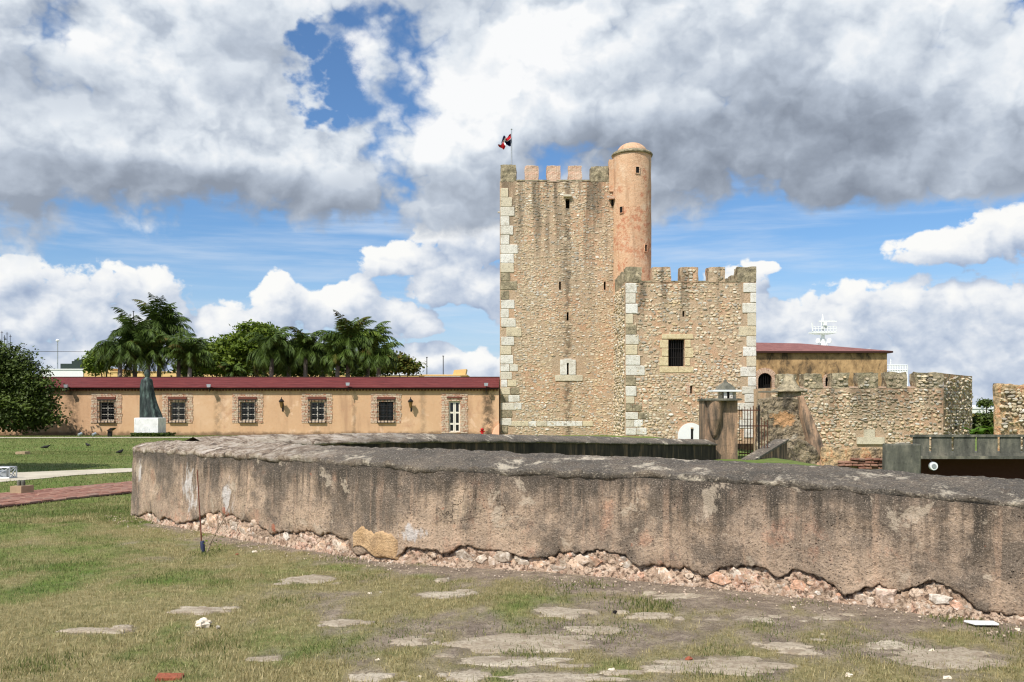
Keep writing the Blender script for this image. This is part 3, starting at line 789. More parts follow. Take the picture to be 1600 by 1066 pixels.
def build_ground():
    xs = np.concatenate([-np.geomspace(9.2, 4000, 60)[::-1], np.arange(-9.1, 7.2, .075), np.geomspace(7.3, 4000, 60)])
    ys = np.concatenate([[-60, -20, -5, 0, 2.5], np.arange(4.2, 18, .075), np.linspace(18.1, 75, 120), np.geomspace(77, 6000, 40)])
    gx, gy = np.meshgrid(xs, ys, indexing='ij')
    z = gz(gx, gy)
    near = sstep(24, 14, gy) * (1 - .75 * sstep(1.5, .9, in_slab(gx, gy)))
    z = z + near * ((fbm(gx * 1.1, gy * 1.1, 5, 4) - .5) * .06 + (fbm(gx * 6, gy * 6, 6, 3) - .5) * .022)
    g, dry = cover(gx, np.maximum(gy, 1.))
    far = sstep(70, 90, gy)
    v = np.stack([gx, gy, z], -1).reshape(-1, 3)
    o = np_mesh('ground', v, grid_faces(len(xs), len(ys)), M['ground'], smooth=True)
    a = o.data.color_attributes.new('cover', 'FLOAT_COLOR', 'POINT')
    sl = 1 - .8 * sstep(1.15, .8, in_slab(gx, gy))
    a.data.foreach_set('color', np.stack([g * sl, dry, far, np.ones_like(g)], -1).astype(np.float32).ravel())
    tag(o, kind='structure')
    # worn cement slabs let into the turf
    for i, (cx, cy, ra, rb) in enumerate(slab_geo):
        rnd = random.Random(100 + i); n = 34
        ring = []
        for k in range(n):
            t = 2 * math.pi * k / n
            rr = min(1.3, max(.4, .38 + 1.2 * float(fbm(np.cos(t) * 2.3 + i * 7.7, np.sin(t) * 2.3 + 3.1, 5, 4, .66)) + rnd.uniform(-.13, .13)))
            q = 2.6
            ce, se = math.cos(t), math.sin(t)
            sq = (abs(ce) ** q + abs(se) ** q) ** (-1 / q)
            ring.append((cx + ce * sq * ra * rr, cy + se * sq * rb * rr))
        mb = MB(); vs = []
        ks = (1.12, 1.0, .86, .66, .36)
        zs = (-.035, -.008, .004, .008, .010)
        for kk, z_ in zip(ks, zs):
            for (x, y) in ring:
                qx, qy = cx + (x - cx) * kk, cy + (y - cy) * kk
                vs.append((qx, qy, z_ + .02 * (float(fbm(qx * 3, qy * 3, 9, 3)) - .5)))
        vs.append((cx, cy, .010))
        m5 = len(ks)
        fs = [(j * n + k, j * n + (k + 1) % n, (j + 1) * n + (k + 1) % n, (j + 1) * n + k) for j in range(m5 - 1) for k in range(n)] + [((m5 - 1) * n + k, (m5 - 1) * n + (k + 1) % n, m5 * n) for k in range(n)]
        mb.add(vs, fs).build('cement_slab', M['slab'], o, True)
    return o
GROUND = build_ground()

def build_grass():
    rng = np.random.default_rng(4)
    def scatter(n, x0, x1, y0, y1, hmin, hmax, w, pw=1.6, flat=False):
        y = y0 + (y1 - y0) * rng.random(n) ** pw; x = x0 + (x1 - x0) * rng.random(n)
        g, dry = cover(x, y)
        keep = (rng.random(n) < ((g ** 1.3) * .95 + .03 if not flat else .75 - .4 * g)) & (y < wall_d(x) - .01) & ((in_slab(x, y) > 1.0) | (rng.random(n) < .08)) & (np.abs(x) < y * .60 + 3.)
        keep &= path_mask(x, y)
        x, y, dry, g = x[keep], y[keep], dry[keep], g[keep]
        m = len(x)
        near = sstep(24, 14, y) * (1 - .75 * sstep(1.5, .9, in_slab(x, y)))
        z = gz(x, y) + near * ((fbm(x * 1.1, y * 1.1, 5, 4) - .5) * .06 + (fbm(x * 6, y * 6, 6, 3) - .5) * .022)
        h = (hmin + (hmax - hmin) * rng.random(m) ** 2) * (.55 + .75 * g) * (.6 + .8 * fbm(x * 1.7, y * 1.7, 77, 3))
        az = rng.random(m) * 2 * np.pi; lean = rng.random(m) ** .7 * 1.25 if not flat else 1.35 + .15 * rng.random(m)
        dx, dy = np.cos(az), np.sin(az)
        tip = np.stack([x + dx * h * np.sin(lean), y + dy * h * np.sin(lean), z + h * np.cos(lean) + .004], 1)
        ww = w * (.6 + .8 * rng.random(m))
        fa = rng.random(m) * np.pi
        bx, by = np.cos(fa) * ww, np.sin(fa) * ww * .5
        a = np.stack([x - bx, y - by, z - .01], 1); b = np.stack([x + bx, y + by, z - .01], 1)
        v = np.stack([a, b, tip], 1).reshape(-1, 3)
        tone = np.clip(dry + (rng.random(m) - .5) * .9, 0, 1)
        if flat: tone = 1 + rng.random(m) * np.where(g > .6, .5, 1.)
        return v, np.repeat(tone, 3)
    parts = [scatter(520000, -9.6, 7.6, 5.0, 16.0, .010, .042, .0038), scatter(140000, -9.6, 7.6, 5.0, 15.0, .03, .07, .0035, 1.6, True), scatter(150000, -19, -5.2, 13, 36, .016, .05, .008, 1.3), scatter(80000, -36, -9, 33, 65, .02, .06, .016, 1.1)]
    # green tussocks, some where the photograph shows them, some at random
    TU = [(545, 872, 26), (695, 916, 34), (570, 905, 22), (870, 913, 46), (1000, 945, 40), (850, 987, 60), (960, 990, 40), (345, 912, 30), (1040, 945, 20), (1200, 980, 30), (1330, 995, 44), (1290, 1005, 30), (1580, 995, 34), (1490, 968, 30), (1540, 962, 20), (1085, 1050, 30), (450, 940, 40), (820, 1020, 30), (640, 985, 36), (1110, 1015, 26), (1420, 1005, 30), (1390, 1040, 40), (1560, 1050, 40), (760, 935, 30), (520, 1020, 34), (240, 905, 40), (120, 880, 50), (330, 1010, 40), (60, 1040, 40), (1180, 1060, 40), (1005, 880, 14), (480, 852, 20), (318, 866, 16), (1265, 945, 16), (655, 880, 12), (1150, 940, 14), (930, 912, 16)]
    for (px, py, hw) in TU:
        d = ground_d(py); m = int(300 * hw / 25); sg = hw * d / F
        x = X(px, d) + rng.normal(size=m) * sg * .8; y = d + rng.normal(size=m) * sg * 1.0
        k = (y < wall_d(x) - .02); x, y = x[k], y[k]; m = len(x)
        z = gz(x, y) - .01; h = (.008 + .030 * rng.random(m) ** 1.8); az = rng.random(m) * 2 * np.pi; ln = rng.random(m) * 1.3
        tip = np.stack([x + np.cos(az) * h * np.sin(ln), y + np.sin(az) * h * np.sin(ln), z + h * np.cos(ln) + .02], 1)
        fa = rng.random(m) * np.pi; bx, by = np.cos(fa) * .0045, np.sin(fa) * .0025
        parts.append((np.stack([np.stack([x - bx, y - by, z], 1), np.stack([x + bx, y + by, z], 1), tip], 1).reshape(-1, 3), np.repeat(np.clip(-.1 + rng.random(m) * .6, 0, .5), 3)))
    v = np.concatenate([p[0] for p in parts]); t = np.concatenate([p[1] for p in parts])
    f = np.arange(len(v)).reshape(-1, 3)
    o = np_mesh('grass', v, f, M['grass'])
    a = o.data.attributes.new('tone', 'FLOAT', 'POINT'); a.data.foreach_set('value', t.astype(np.float32))
    tag(o, 'short patchy lawn grass growing between worn slabs', 'grass', kind='stuff')

# brick path: its two edges on the ground, left to right as they leave the frame and pass behind the wall
PB = [np.array(gp(*q))[:2] for q in ((0, 796), (205, 768.5), (205, 755.5), (0, 771))]
PDIR = (PB[1] - PB[0] + PB[2] - PB[3]); PDIR = PDIR / np.linalg.norm(PDIR)
PNRM = np.array([-PDIR[1], PDIR[0]])
PC = (PB[0] + PB[1] + PB[2] + PB[3]) / 4
PHALF = abs(np.dot((PB[2] + PB[3] - PB[0] - PB[1]) / 2, PNRM)) / 2
PATH2 = [gp(-420, 788), gp(0, 754), gp(60, 749), (gp(120, 743)), gp(205, 738), gp(300, 733), gp(300, 728), gp(205, 732), gp(90, 736.5), gp(0, 740), gp(-420, 757)]
def path_mask(x, y):
    q = (x - PC[0]) * PNRM[0] + (y - PC[1]) * PNRM[1]
    ok = np.abs(q) > PHALF
    lo = np.interp(x, [p.x for p in PATH2[:6]], [p.y for p in PATH2[:6]]); hi = np.interp(x, [p.x for p in PATH2[6:]][::-1], [p.y for p in PATH2[6:]][::-1])
    return ok & ~((y > lo) & (y < hi))
build_grass()

def build_paths():
    mb = MB(); q = [gp(-60, 685.4), gp(300, 684.8), gp(300, 683.6), gp(-60, 684.2)]
    mb.add([(p.x, p.y, p.z + .03) for p in q], [(0, 1, 2, 3)]); tag(mb.build('gravel_walk', M['path']), kind='structure')
    n = 6
    mb = MB()
    lo = PATH2[:6]; hi = PATH2[6:]
    pts = [(p.x, p.y, p.z + .012) for p in PATH2]
    mb.add(pts, [(0, 1, 9, 10), (1, 2, 8, 9), (2, 3, 7, 8), (3, 4, 7), (4, 5, 6, 7)])
    tag(mb.build('concrete_path', M['path']), kind='structure')
    # bed of the brick path with its kerb
    mb = MB()
    L0, L1 = -7.5, 6.0
    def P(l, q, z): 
        c = PC + PDIR * l + PNRM * q
        return (c[0], c[1], float(gz(c[0], c[1])) + z)
    mb.add([P(L0, -PHALF, .01), P(L1, -PHALF, .01), P(L1, PHALF, .01), P(L0, PHALF, .01)], [(0, 1, 2, 3)])
    bed = mb.build('brick_path', M['concrete']); tag(bed, kind='structure')
    k = MB(); k.hexa([P(L0, -PHALF - .07, -.05), P(L1, -PHALF - .07, -.05), P(L1, -PHALF, -.05), P(L0, -PHALF, -.05), P(L0, -PHALF - .07, .035), P(L1, -PHALF - .07, .035), P(L1, -PHALF, .035), P(L0, -PHALF, .035)])
    k.build('kerb', M['eave'], bed)
    bw, bl = .125, .25
    b = MB()
    c = .008
    vs = []
    for z, ins in ((-.02, 0), (.032, 0), (.04, c)):
        for sx_, sy_ in ((-1, -1), (1, -1), (1, 1), (-1, 1)): vs.append((sx_ * (bl / 2 - .006 - ins), sy_ * (bw / 2 - .006 - ins), z))
    b.add(vs, [(8, 9, 10, 11)] + [(i * 4 + j, i * 4 + (j + 1) % 4, (i + 1) * 4 + (j + 1) % 4, (i + 1) * 4 + j) for i in (0, 1) for j in range(4)])
    me = bpy.data.meshes.new('brick'); me.from_pydata(b.v, [], b.f); me.materials.append(M['path_brick'])
    rows = int(2 * PHALF / bw)
    cells = []
    for r in range(rows):
        q = -PHALF + bw * (r + .5)
        for i in range(int((L1 - L0) / bl)):
            l = L0 + bl * (i + .5 * (r % 2) + .5)
            p = P(l, q, .0)
            px = CX + F * p[0] / p[1]
            if px < -320 or px > 235: continue
            cells.append((0 if -15 < px < 235 else 1, p[1], p, r))
    cells.sort(key=lambda a: a[:2])
    rnd = random.Random(2); ang_ = math.atan2(PDIR[1], PDIR[0])
    rest = MB()
    for i, (_, _, p, r) in enumerate(cells):
        dz = rnd.uniform(-.006, .006)
        if i < 290:
            link('brick', me, bed, (p[0], p[1], p[2] + dz), None, (rnd.uniform(-.02, .02), rnd.uniform(-.02, .02), ang_ + rnd.uniform(-.03, .03)))
        else:
            ca, sa = math.cos(ang_), math.sin(ang_)
            rest.add([(p[0] + ca * x - sa * y, p[1] + sa * x + ca * y, p[2] + z + dz) for x, y, z in b.v], b.f)
    if rest.v: tag(rest.build('farther_bricks', M['path_brick'], bed), kind='stuff')
build_paths()

# ------------------------------------------------------------------ the near parapet wall
def stone_block(seed, n=8):
    """an irregular broken stone, about one unit across, flat side to +Y (into the wall), front to -Y"""
    rnd = random.Random(seed); vs = []; fs = []
    rad = [rnd.uniform(.34, .60) for _ in range(n)]
    ph = rnd.uniform(0, 6)
    for (k, y) in ((1., .3), (1.0, -.18), (.84, -.34)):
        for i in range(n):
            t = 2 * math.pi * i / n + ph
            r = rad[i] * k * rnd.uniform(.86, 1.1)
            vs.append((r * math.cos(t), y + rnd.uniform(-.06, .06), r * math.sin(t)))
    vs.append((rnd.uniform(-.1, .1), -.40, rnd.uniform(-.1, .1)))
    for j in (0, 1):
        for i in range(n): fs.append((j * n + i, j * n + (i + 1) % n, (j + 1) * n + (i + 1) % n, (j + 1) * n + i))
    for i in range(n): fs.append((2 * n + i, 2 * n + (i + 1) % n, 3 * n))
    return vs, fs
STONE_MESHES = []
for s_ in range(18):
    v_, f_ = stone_block(s_, 5 + s_ % 4)
    me_ = bpy.data.meshes.new('stone'); me_.from_pydata(v_, [], [tuple(reversed(q)) for q in f_]); me_.materials.append(M['broken']); STONE_MESHES.append(me_)

BREAK = np.array([(150, .10), (208, .08), (240, .12), (280, .13), (300, .2), (330, .3), (370, .33), (400, .3), (430, .17), (480, .28), (550, .26), (557, .06), (624, .06), (634, .28), (660, .24), (700, .15), (730, .26), (770, .24), (810, .23), (840, .17),
    (900, .30), (960, .33), (1000, .25), (1040, .2), (1085, .2), (1100, .14), (1130, .28), (1190, .28), (1215, .17), (1245, .28), (1280, .22), (1330, .10), (1345, .24), (1380, .24), (1420, .17), (1455, .31), (1490, .24), (1530, .12), (1570, .07), (1610, .09), (1750, .16), (2600, .12)])

def build_wall():
    root = thing('bastion_wall', (0, 11, 0), 'long low weathered plaster parapet wall with sloped grey coping in the foreground', 'wall')
    n = len(OUT); s = OUT_S
    P = OUT[:, :2]; ze = OUT[:, 2]
    tan = np.gradient(P, axis=0); tan /= np.linalg.norm(tan, axis=1)[:, None]
    nrm = np.stack([-tan[:, 1], tan[:, 0]], 1)           # path runs right to left: outward is to the camera side
    if nrm[300] @ (-P[300]) < 0: nrm = -nrm
    px = CX + F * P[:, 0] / np.maximum(P[:, 1], 1.)
    px = np.where(s > s[np.argmin(px)], 150, px)
    rows = 44
    # plaster skin from the broken edge up to the eave
    br = np.interp(px, BREAK[:, 0], BREAK[:, 1]) - .03 + (fbm(s * 4.5, s * 0, 21, 3, .5) - .5) * .14 + (fbm(s * 14, s * 0 + 3, 22, 5, .72) - .5) * .16
    wk = np.hanning(15); wk /= wk.sum()
    br = np.convolve(np.pad(br, 7, 'edge'), wk, 'valid') * .92 + (fbm(s * 22, s * 0 + 6, 24, 4, .7) - .5) * .07
    br = np.clip(br, .03, .5)
    t = np.linspace(0, 1, rows)
    zz = br[:, None] + (ze - br)[:, None] * t[None, :]
    ss = np.repeat(s[:, None], rows, 1)
    off = .030 + (fbm(ss * .9, zz * 1.2, 41, 4) - .5) * .06 + (fbm(ss * 5, zz * 5, 43, 5, .62) - .5) * .045 + (1 - zz) * .02
    # towards the broken edge the render thins out in places
    thin = sstep(.40, .60, fbm(s * 1.9, s * 0 + 8, 23, 4, .6))[:, None] * np.exp(-np.maximum(0, zz - br[:, None]) / .06)
    off = off - .030 * thin
    def surf(off, zz):
        return np.stack([P[:, 0][:, None] + nrm[:, 0][:, None] * off, P[:, 1][:, None] + nrm[:, 1][:, None] * off, zz], -1)
    # the broken lower edge has a thickness: fold it back into the wall
    lipz = np.repeat(br[:, None], 2, 1) + np.array([[.012, .0]])
    lip = np.stack([np.full(n, -.10), off[:, 0] - .02], 1)
    V = np.concatenate([surf(lip, lipz), surf(off, zz)], 1)
    np_mesh('plaster_face', V.reshape(-1, 3), grid_faces(n, V.shape[1]), M['plaster'], root, True)
    # crumbled core behind it
    rc = 26
    zc = np.linspace(-.12, .62, rc)[None, :].repeat(n, 0); sc_ = np.repeat(s[:, None], rc, 1)
    oc = .016 + (fbm(sc_ * 6, zc * 8, 51, 5, .66) - .5) * .10 + .05 * sstep(.12, -.05, zc)
    oc = np.minimum(oc, np.where(zc > br[:, None] - .01, -.05, .2))
    V = surf(oc, zc)
    np_mesh('crumbled_core', V.reshape(-1, 3), grid_faces(n, rc), M['core'], root, True)
    # coping: eave, ridge, inner slope, inner face
    RID = np.array([(150, 688), (240, 687), (320, 685), (407, 689), (600, 696), (700, 697.5), (830, 704), (912, 708), (1000, 710), (1105, 715), (1211, 720), (1313, 725), (1439, 735), (1600, 743), (2600, 800)])
    inner = -nrm
    rid = P + inner * .80
    nose = np.array([-5.50, 14.32])
    # near the nose every station meets one ridge point
    k_nose = np.argmin(np.abs(s - np.interp(-4.75, P[::-1, 0], s[::-1]) if False else np.abs(P[:, 0] + 4.95)))
    w = sstep(s[k_nose] - 1.3, s[k_nose] + .15, s)[:, None]
    rid = rid * (1 - w) + nose * w
    rpx = CX + F * rid[:, 0] / np.maximum(rid[:, 1], 2.)
    rz = CAMZ + (HY - np.interp(rpx, RID[:, 0], RID[:, 1])) * rid[:, 1] / F
    rz = np.clip(rz - .03, ze + .11, ze + .28)
    sm = np.hanning(41); sm /= sm.sum()
    rz = np.convolve(np.pad(rz, 20, 'edge'), sm, 'valid')
    inn = rid + inner * .34 * (1 - w)
    cols = []
    eo = P + nrm * (.036 + (fbm(s * 5, s * 0 + 9, 61, 6, .7) - .5)[:, None] * .07)
    ezz = ze + .03 + (fbm(s * 3.2, s * 0 + 5, 62, 6, .72) - .5) * .11
    cols.append(np.stack([P[:, 0] - nrm[:, 0] * .05, P[:, 1] - nrm[:, 1] * .05, ze - .05], 1))
    cols.append(np.stack([P[:, 0] + nrm[:, 0] * .028, P[:, 1] + nrm[:, 1] * .028, ezz - .045], 1))
    cols.append(np.stack([eo[:, 0], eo[:, 1], ezz - .012], 1))
    m = 40
    for i in range(m + 1):
        u = i / m
        q = eo * (1 - u) + rid * u
        zz_ = (ezz + .012) * (1 - u) + rz * u + math.sin(u * math.pi) * .018 + (fbm(s * 4.5, s * 0 + u * 3.6, 63, 6, .7) - .5) * .07
        cols.append(np.stack([q[:, 0], q[:, 1], zz_], 1))
    for i in range(1, 6):
        u = i / 5
        q = rid * (1 - u) + inn * u
        cols.append(np.stack([q[:, 0], q[:, 1], rz - .20 * u * (1 - w[:, 0]) + (fbm(s * 5, s * 0 + u * 2, 64, 3) - .5) * .03 - .01 * u], 1))
    V = np.stack(cols, 1)
    np_mesh('coping', V.reshape(-1, 3), grid_faces(n, V.shape[1]), M['coping'], root, True)
    V = np.stack([np.stack([inn[:, 0], inn[:, 1], rz - .20], 1), np.stack([inn[:, 0], inn[:, 1], np.full(n, -.4)], 1)], 1)
    np_mesh('inner_face', V.reshape(-1, 3), grid_faces(n, 2), M['shaded_algae'], root, True)
    # stones of the foot, one by one
    rnd = random.Random(8); cnt = 0
    vis = [i for i in range(n) if 195 < px[i] < 1640]
    spots = []
    i0, i1 = vis[0], vis[-1]
    ssv = s[i0]
    while ssv < s[i1] and cnt < 292:
        i = int(np.searchsorted(s, ssv))
        i = min(i, n - 1)
        d = P[i, 1]
        h = br[i]
        if 556 < px[i] < 624: ssv += .05; continue
        size = (rnd.uniform(.045, .13) if rnd.random() < .8 else rnd.uniform(.13, .22)) * (d / 9.) ** .4
        z = rnd.uniform(.0, max(.02, h - size * .35))
        o_ = rnd.uniform(-.012, .018)
        p = P[i] + nrm[i] * o_
        ang_ = math.atan2(nrm[i][0], -nrm[i][1])
        w_ = size * rnd.uniform(.9, 1.5)
        link('stone', STONE_MESHES[rnd.randrange(18)], root, (p[0], p[1], z), (w_, min(.075, size * rnd.uniform(.4, .6)), size * rnd.uniform(.6, .95)), (rnd.uniform(-.2, .2), rnd.uniform(-.5, .5), ang_ + rnd.uniform(-.2, .2)))
        cnt += 1
        ssv += rnd.uniform(.02, .085) * (.62 + 1.2 * max(0, .22 - h) / .2)
    # fallen chips along the foot, too small to pick apart
    mb = MB()
    for k in range(900):
        i = rnd.randrange(i0, i1); q = rnd.random() ** 2
        p = P[i] + nrm[i] * (.03 + q * .55)
        r = rnd.uniform(.008, .022); 
        v_, f_ = stone_block(rnd.randrange(60), 5)
        zz0 = float(gz(p[0], p[1])) + .008
        mb.add([(p[0] + a * r, p[1] + b * r, zz0 + c * r * .8 + .3 * r) for a, b, c in v_], [tuple(reversed(f)) for f in f_])
    tag(mb.build('stone_chips', M['broken'], root), kind='stuff')
    # cement repair low on the wall, with the hollow under it
    def strip(px0, px1, z0f, z1f, offv, mat, name, rows=22, cols=30, seed=0):
        ids = [i for i in range(n) if px0 <= px[i] <= px1 and 3 < P[i, 1] < 14.5 and P[i, 0] > -5.9]
        pts = []
        for i in ids:
            u = (px[i] - px0) / (px1 - px0)
            edge = min(1, 6 * u, 6 * (1 - u))
            for j in range(rows):
                v = j / (rows - 1)
                a, b = z0f(u), z1f(u)
                e = min(1., 12 * v, 12 * (1 - v), 14 * u, 14 * (1 - u))
                o_ = -.02 + (offv + .02) * e ** .5 + (float(fbm(s[i] * 5, v * 3, seed, 3)) - .5) * .02
                p = P[i] + nrm[i] * o_
                pts.append((p[0], p[1], a + (b - a) * v))
        np_mesh(name, np.array(pts), grid_faces(len(ids), rows), mat, root, True)
    T = material('cement_repair')
    nn = T.noise(T.pos, 4., 5, .6); ff = T.noise(T.pos, 40., 4, .7)
    c = T.ramp(nn, [(.3, srgb(196, 160, 116)), (.6, srgb(214, 180, 138))])
    c = T.mix(T.math('MULTIPLY', T.step(T.noise(T.pos, 9., 6, .68), .48, .62), .55), c, srgb(150, 122, 92))
    mrep = finish(T, T.mix(T.math('MULTIPLY', T.step(ff, .48, .64), .5), c, srgb(150, 118, 86)), .95, ff, .9, .03)
    j_ = lambda u, a, f, sd: a * (float(fbm(u * f, .3, sd, 4, .6)) - .5)
    strip(553, 628, lambda u: .02 + .10 * sstep(.55, .2, u) * sstep(-.1, .15, u) + j_(u, .06, 6, 4), lambda u: .37 - .05 * u + j_(u, .20, 7, 3) - .07 * abs(2 * u - 1) ** 4, .066, mrep, 'cement_patch', seed=5)
    return root
WALL = build_wall()

def build_back_wall():
    root = thing('rear_parapet', (0, 20, 0), 'low dark parapet behind the foreground wall, running back to the sentry post', 'wall')
    A = np.array([-5.25, 14.75]); B = np.array([X(1103, 30), 30.])
    n = 420
    u = np.linspace(0, 1, n)
    L = np.linalg.norm(B - A)
    P = A[None] * (1 - u)[:, None] + B[None] * u[:, None]
    t = (B - A) / L; nrm = np.array([t[1], -t[0]])       # towards the camera side
    if nrm @ (-A) < 0: nrm = -nrm
    pxs = CX + F * P[:, 0] / P[:, 1]
    top = CAMZ + (HY - np.interp(pxs, [235, 300, 400, 600, 770, 900, 1000, 1105], [688, 683, 679.5, 677, 678.5, 681.5, 684, 687])) * P[:, 1] / F
    s = u * L
    pr = [(.36, -1.6, -1.), (.36, -.19, .02), (.40, -.185, .05), (.41, -.15, .05), (.22, -.07, .04), (0, 0, .03), (-.4, -.10, .03), (-.8, -.2, .03), (-.8, -1.6, 0)]
    cols = []
    for k, (o, dz, am) in enumerate(pr):
        q = P + nrm[None] * (o + (fbm(s * 3, s * 0 + k * 1.3, 71, 4, .6) - .5) * max(am, 0) * 1.4)[:, None]
        z = top + dz + (fbm(s * 2.4, s * 0 + k * .9, 72, 4, .6) - .5) * max(am, 0) * 1.4
        if dz < -1: z = np.full(n, -.5)
        cols.append(np.stack([q[:, 0], q[:, 1], z], 1))
    V = np.stack(cols, 1)
    np_mesh('inner_face', V[:, :2].reshape(-1, 3), grid_faces(n, 2), M['shaded_algae'], root, True)
    np_mesh('coping', V[:, 1:8].reshape(-1, 3), grid_faces(n, 7), M['coping'], root, True)
    np_mesh('outer_face', V[:, 7:].reshape(-1, 3), grid_faces(n, 2), M['plaster'], root, True)
    return root
build_back_wall()

# ------------------------------------------------------------------ masonry tools
ZUP = Vector((0, 0, 1))
def facade(mb, O, U, W, z0, z1, holes=(), depth=.3, mi=0, mi_in=0, mi_back=None):
    """a wall face with real openings; holes are (u0, u1, z0, z1); reveals go back by depth"""
    O = Vector(O); U = Vector(U).normalized(); N = U.cross(ZUP)
    P = lambda u, z, n=0.: O + U * u + N * n + ZUP * (z - O.z)
    us = sorted({0., W} | {h[0] for h in holes} | {h[1] for h in holes}); zs = sorted({z0, z1} | {h[2] for h in holes} | {h[3] for h in holes})
    for a, b in zip(us, us[1:]):
        for c, d in zip(zs, zs[1:]):
            mu, mz = (a + b) / 2, (c + d) / 2
            if any(h[0] < mu < h[1] and h[2] < mz < h[3] for h in holes): continue
            mb.add([P(a, c), P(b, c), P(b, d), P(a, d)], [(0, 1, 2, 3)], mi)
    for (a, b, c, d) in holes:
        q = -depth
        mb.add([P(a, c), P(b, c), P(b, d), P(a, d), P(a, c, q), P(b, c, q), P(b, d, q), P(a, d, q)], [(0, 4, 5, 1), (1, 5, 6, 2), (2, 6, 7, 3), (3, 7, 4, 0)], mi_in)
        if mi_back is not None: mb.add([P(a, c, q), P(b, c, q), P(b, d, q), P(a, d, q)], [(0, 1, 2, 3)], mi_back)
def closed(mb, x0, x1, y0, y1, z0, z1, skip='f', mi=0):
    """the other sides of a box whose front is a facade"""
    v = [(x0, y0, z0), (x1, y0, z0), (x1, y1, z0), (x0, y1, z0), (x0, y0, z1), (x1, y0, z1), (x1, y1, z1), (x0, y1, z1)]
    fs = {'b': (2, 3, 7, 6), 'l': (3, 0, 4, 7), 'r': (1, 2, 6, 5), 't': (4, 5, 6, 7), 'f': (0, 1, 5, 4)}
    mb.add(v, [f for k, f in fs.items() if k not in skip], mi)
def rubble(mb, O, U, W, z0, z1, avoid=(), size=(.2, .42), hgt=(.13, .24), proud=(.02, .07), fill=.86, seed=0, zfun=None):
    rnd = random.Random(seed)
    O = Vector(O); U = Vector(U).normalized(); N = U.cross(ZUP)
    z = z0 + .05
    while z < z1:
        h = rnd.uniform(*hgt); u = rnd.uniform(-.1, .1)
        while u < W:
            w = rnd.uniform(*size) * (1.3 if rnd.random() < .08 else 1)
            cu, cz = u + w / 2, z + h / 2 + rnd.uniform(-.05, .05)
            u += w * rnd.uniform(.92, 1.18)
            if rnd.random() > fill + .45 * mnoise.noise(Vector((cu * .45, cz * .45, seed * 1.7))): continue
            if cu - w * .4 < 0 or cu + w * .4 > W or cz + h * .35 > z1: continue
            if any(a[0] - w * .35 < cu < a[1] + w * .35 and a[2] - h * .35 < cz < a[3] + h * .35 for a in avoid): continue
            n = rnd.choice((6, 7, 7, 8)); ph = rnd.uniform(0, 6.28); p = rnd.uniform(*proud); tl = rnd.uniform(-.35, .35)
            vs = []
            sk = rnd.uniform(.85, 1.1)
            rr = [rnd.uniform(.8, 1.12) for _ in range(n)]
            tx, tz = rnd.uniform(-.5, .5) * p, rnd.uniform(-.6, .6) * p
            for (k, q) in ((1., -.03), (.94, p * .65), (.62, p)):
                for i in range(n):
                    t = 2 * math.pi * i / n + ph
                    a, b = math.cos(t) * rr[i] * w * .5 * k * sk, math.sin(t) * rr[i] * h * .5 * k
                    a, b = a * math.cos(tl) - b * math.sin(tl) * .7, b * math.cos(tl) + a * math.sin(tl) * .5
                    dq = (tx * a / w + tz * b / h) * 2 if q > 0 else 0
                    vs.append(O + U * (cu + a) + ZUP * (cz + b - O.z) + N * (q + dq))
            fs = [(j * n + i, j * n + (i + 1) % n, (j + 1) * n + (i + 1) % n, (j + 1) * n + i) for j in (0, 1) for i in range(n)] + [tuple(range(2 * n, 3 * n))]
            mb.add(vs, fs)
        z += h * rnd.uniform(.9, 1.05)
# dressed block: a cube of unit size with worn arrises, shared by all quoins
def worn_cube(name, mat, b=.06, seed=0):
    rnd = random.Random(seed); vs = []
    for z, ins in ((-.5, b), (-.5 + b, 0), (.5 - b, 0), (.5, b)):
        for (x, y) in ((-1, -1), (1, -1), (1, 1), (-1, 1)):
            vs.append((x * (.5 - ins) + rnd.uniform(-.02, .02), y * (.5 - ins * .6), z))
    fs = [(3, 2, 1, 0), (12, 13, 14, 15)] + [(i * 4 + j, i * 4 + (j + 1) % 4, (i + 1) * 4 + (j + 1) % 4, (i + 1) * 4 + j) for i in range(3) for j in range(4)]
    me = bpy.data.meshes.new(name); me.from_pydata(vs, [], fs); me.materials.append(mat); return me
QUOIN = [worn_cube('quoin_stone', M['quoin'], .05, k) for k in range(4)]
QUOINL = [worn_cube('quoin_stone', M['lichen'], .05, k + 9) for k in range(3)]
YL = worn_cube('window_dressing', M['ylime'], .05, 21)
def quoin(root, px0, px1, py0, py1, d, rnd, lich=False, proud=.035, deep=.7, name='quoin_stone'):
    x0, x1, z1, z0 = X(px0, d), X(px1, d), Z(py0, d), Z(py1, d)
    me = rnd.choice(QUOINL if lich else QUOIN)
    g = .012
    pr = proud + rnd.uniform(0, .03)
    return link(name, me, root, ((x0 + x1) / 2, d - pr + deep / 2, (z0 + z1) / 2), (x1 - x0 - g, deep, z1 - z0 - g))
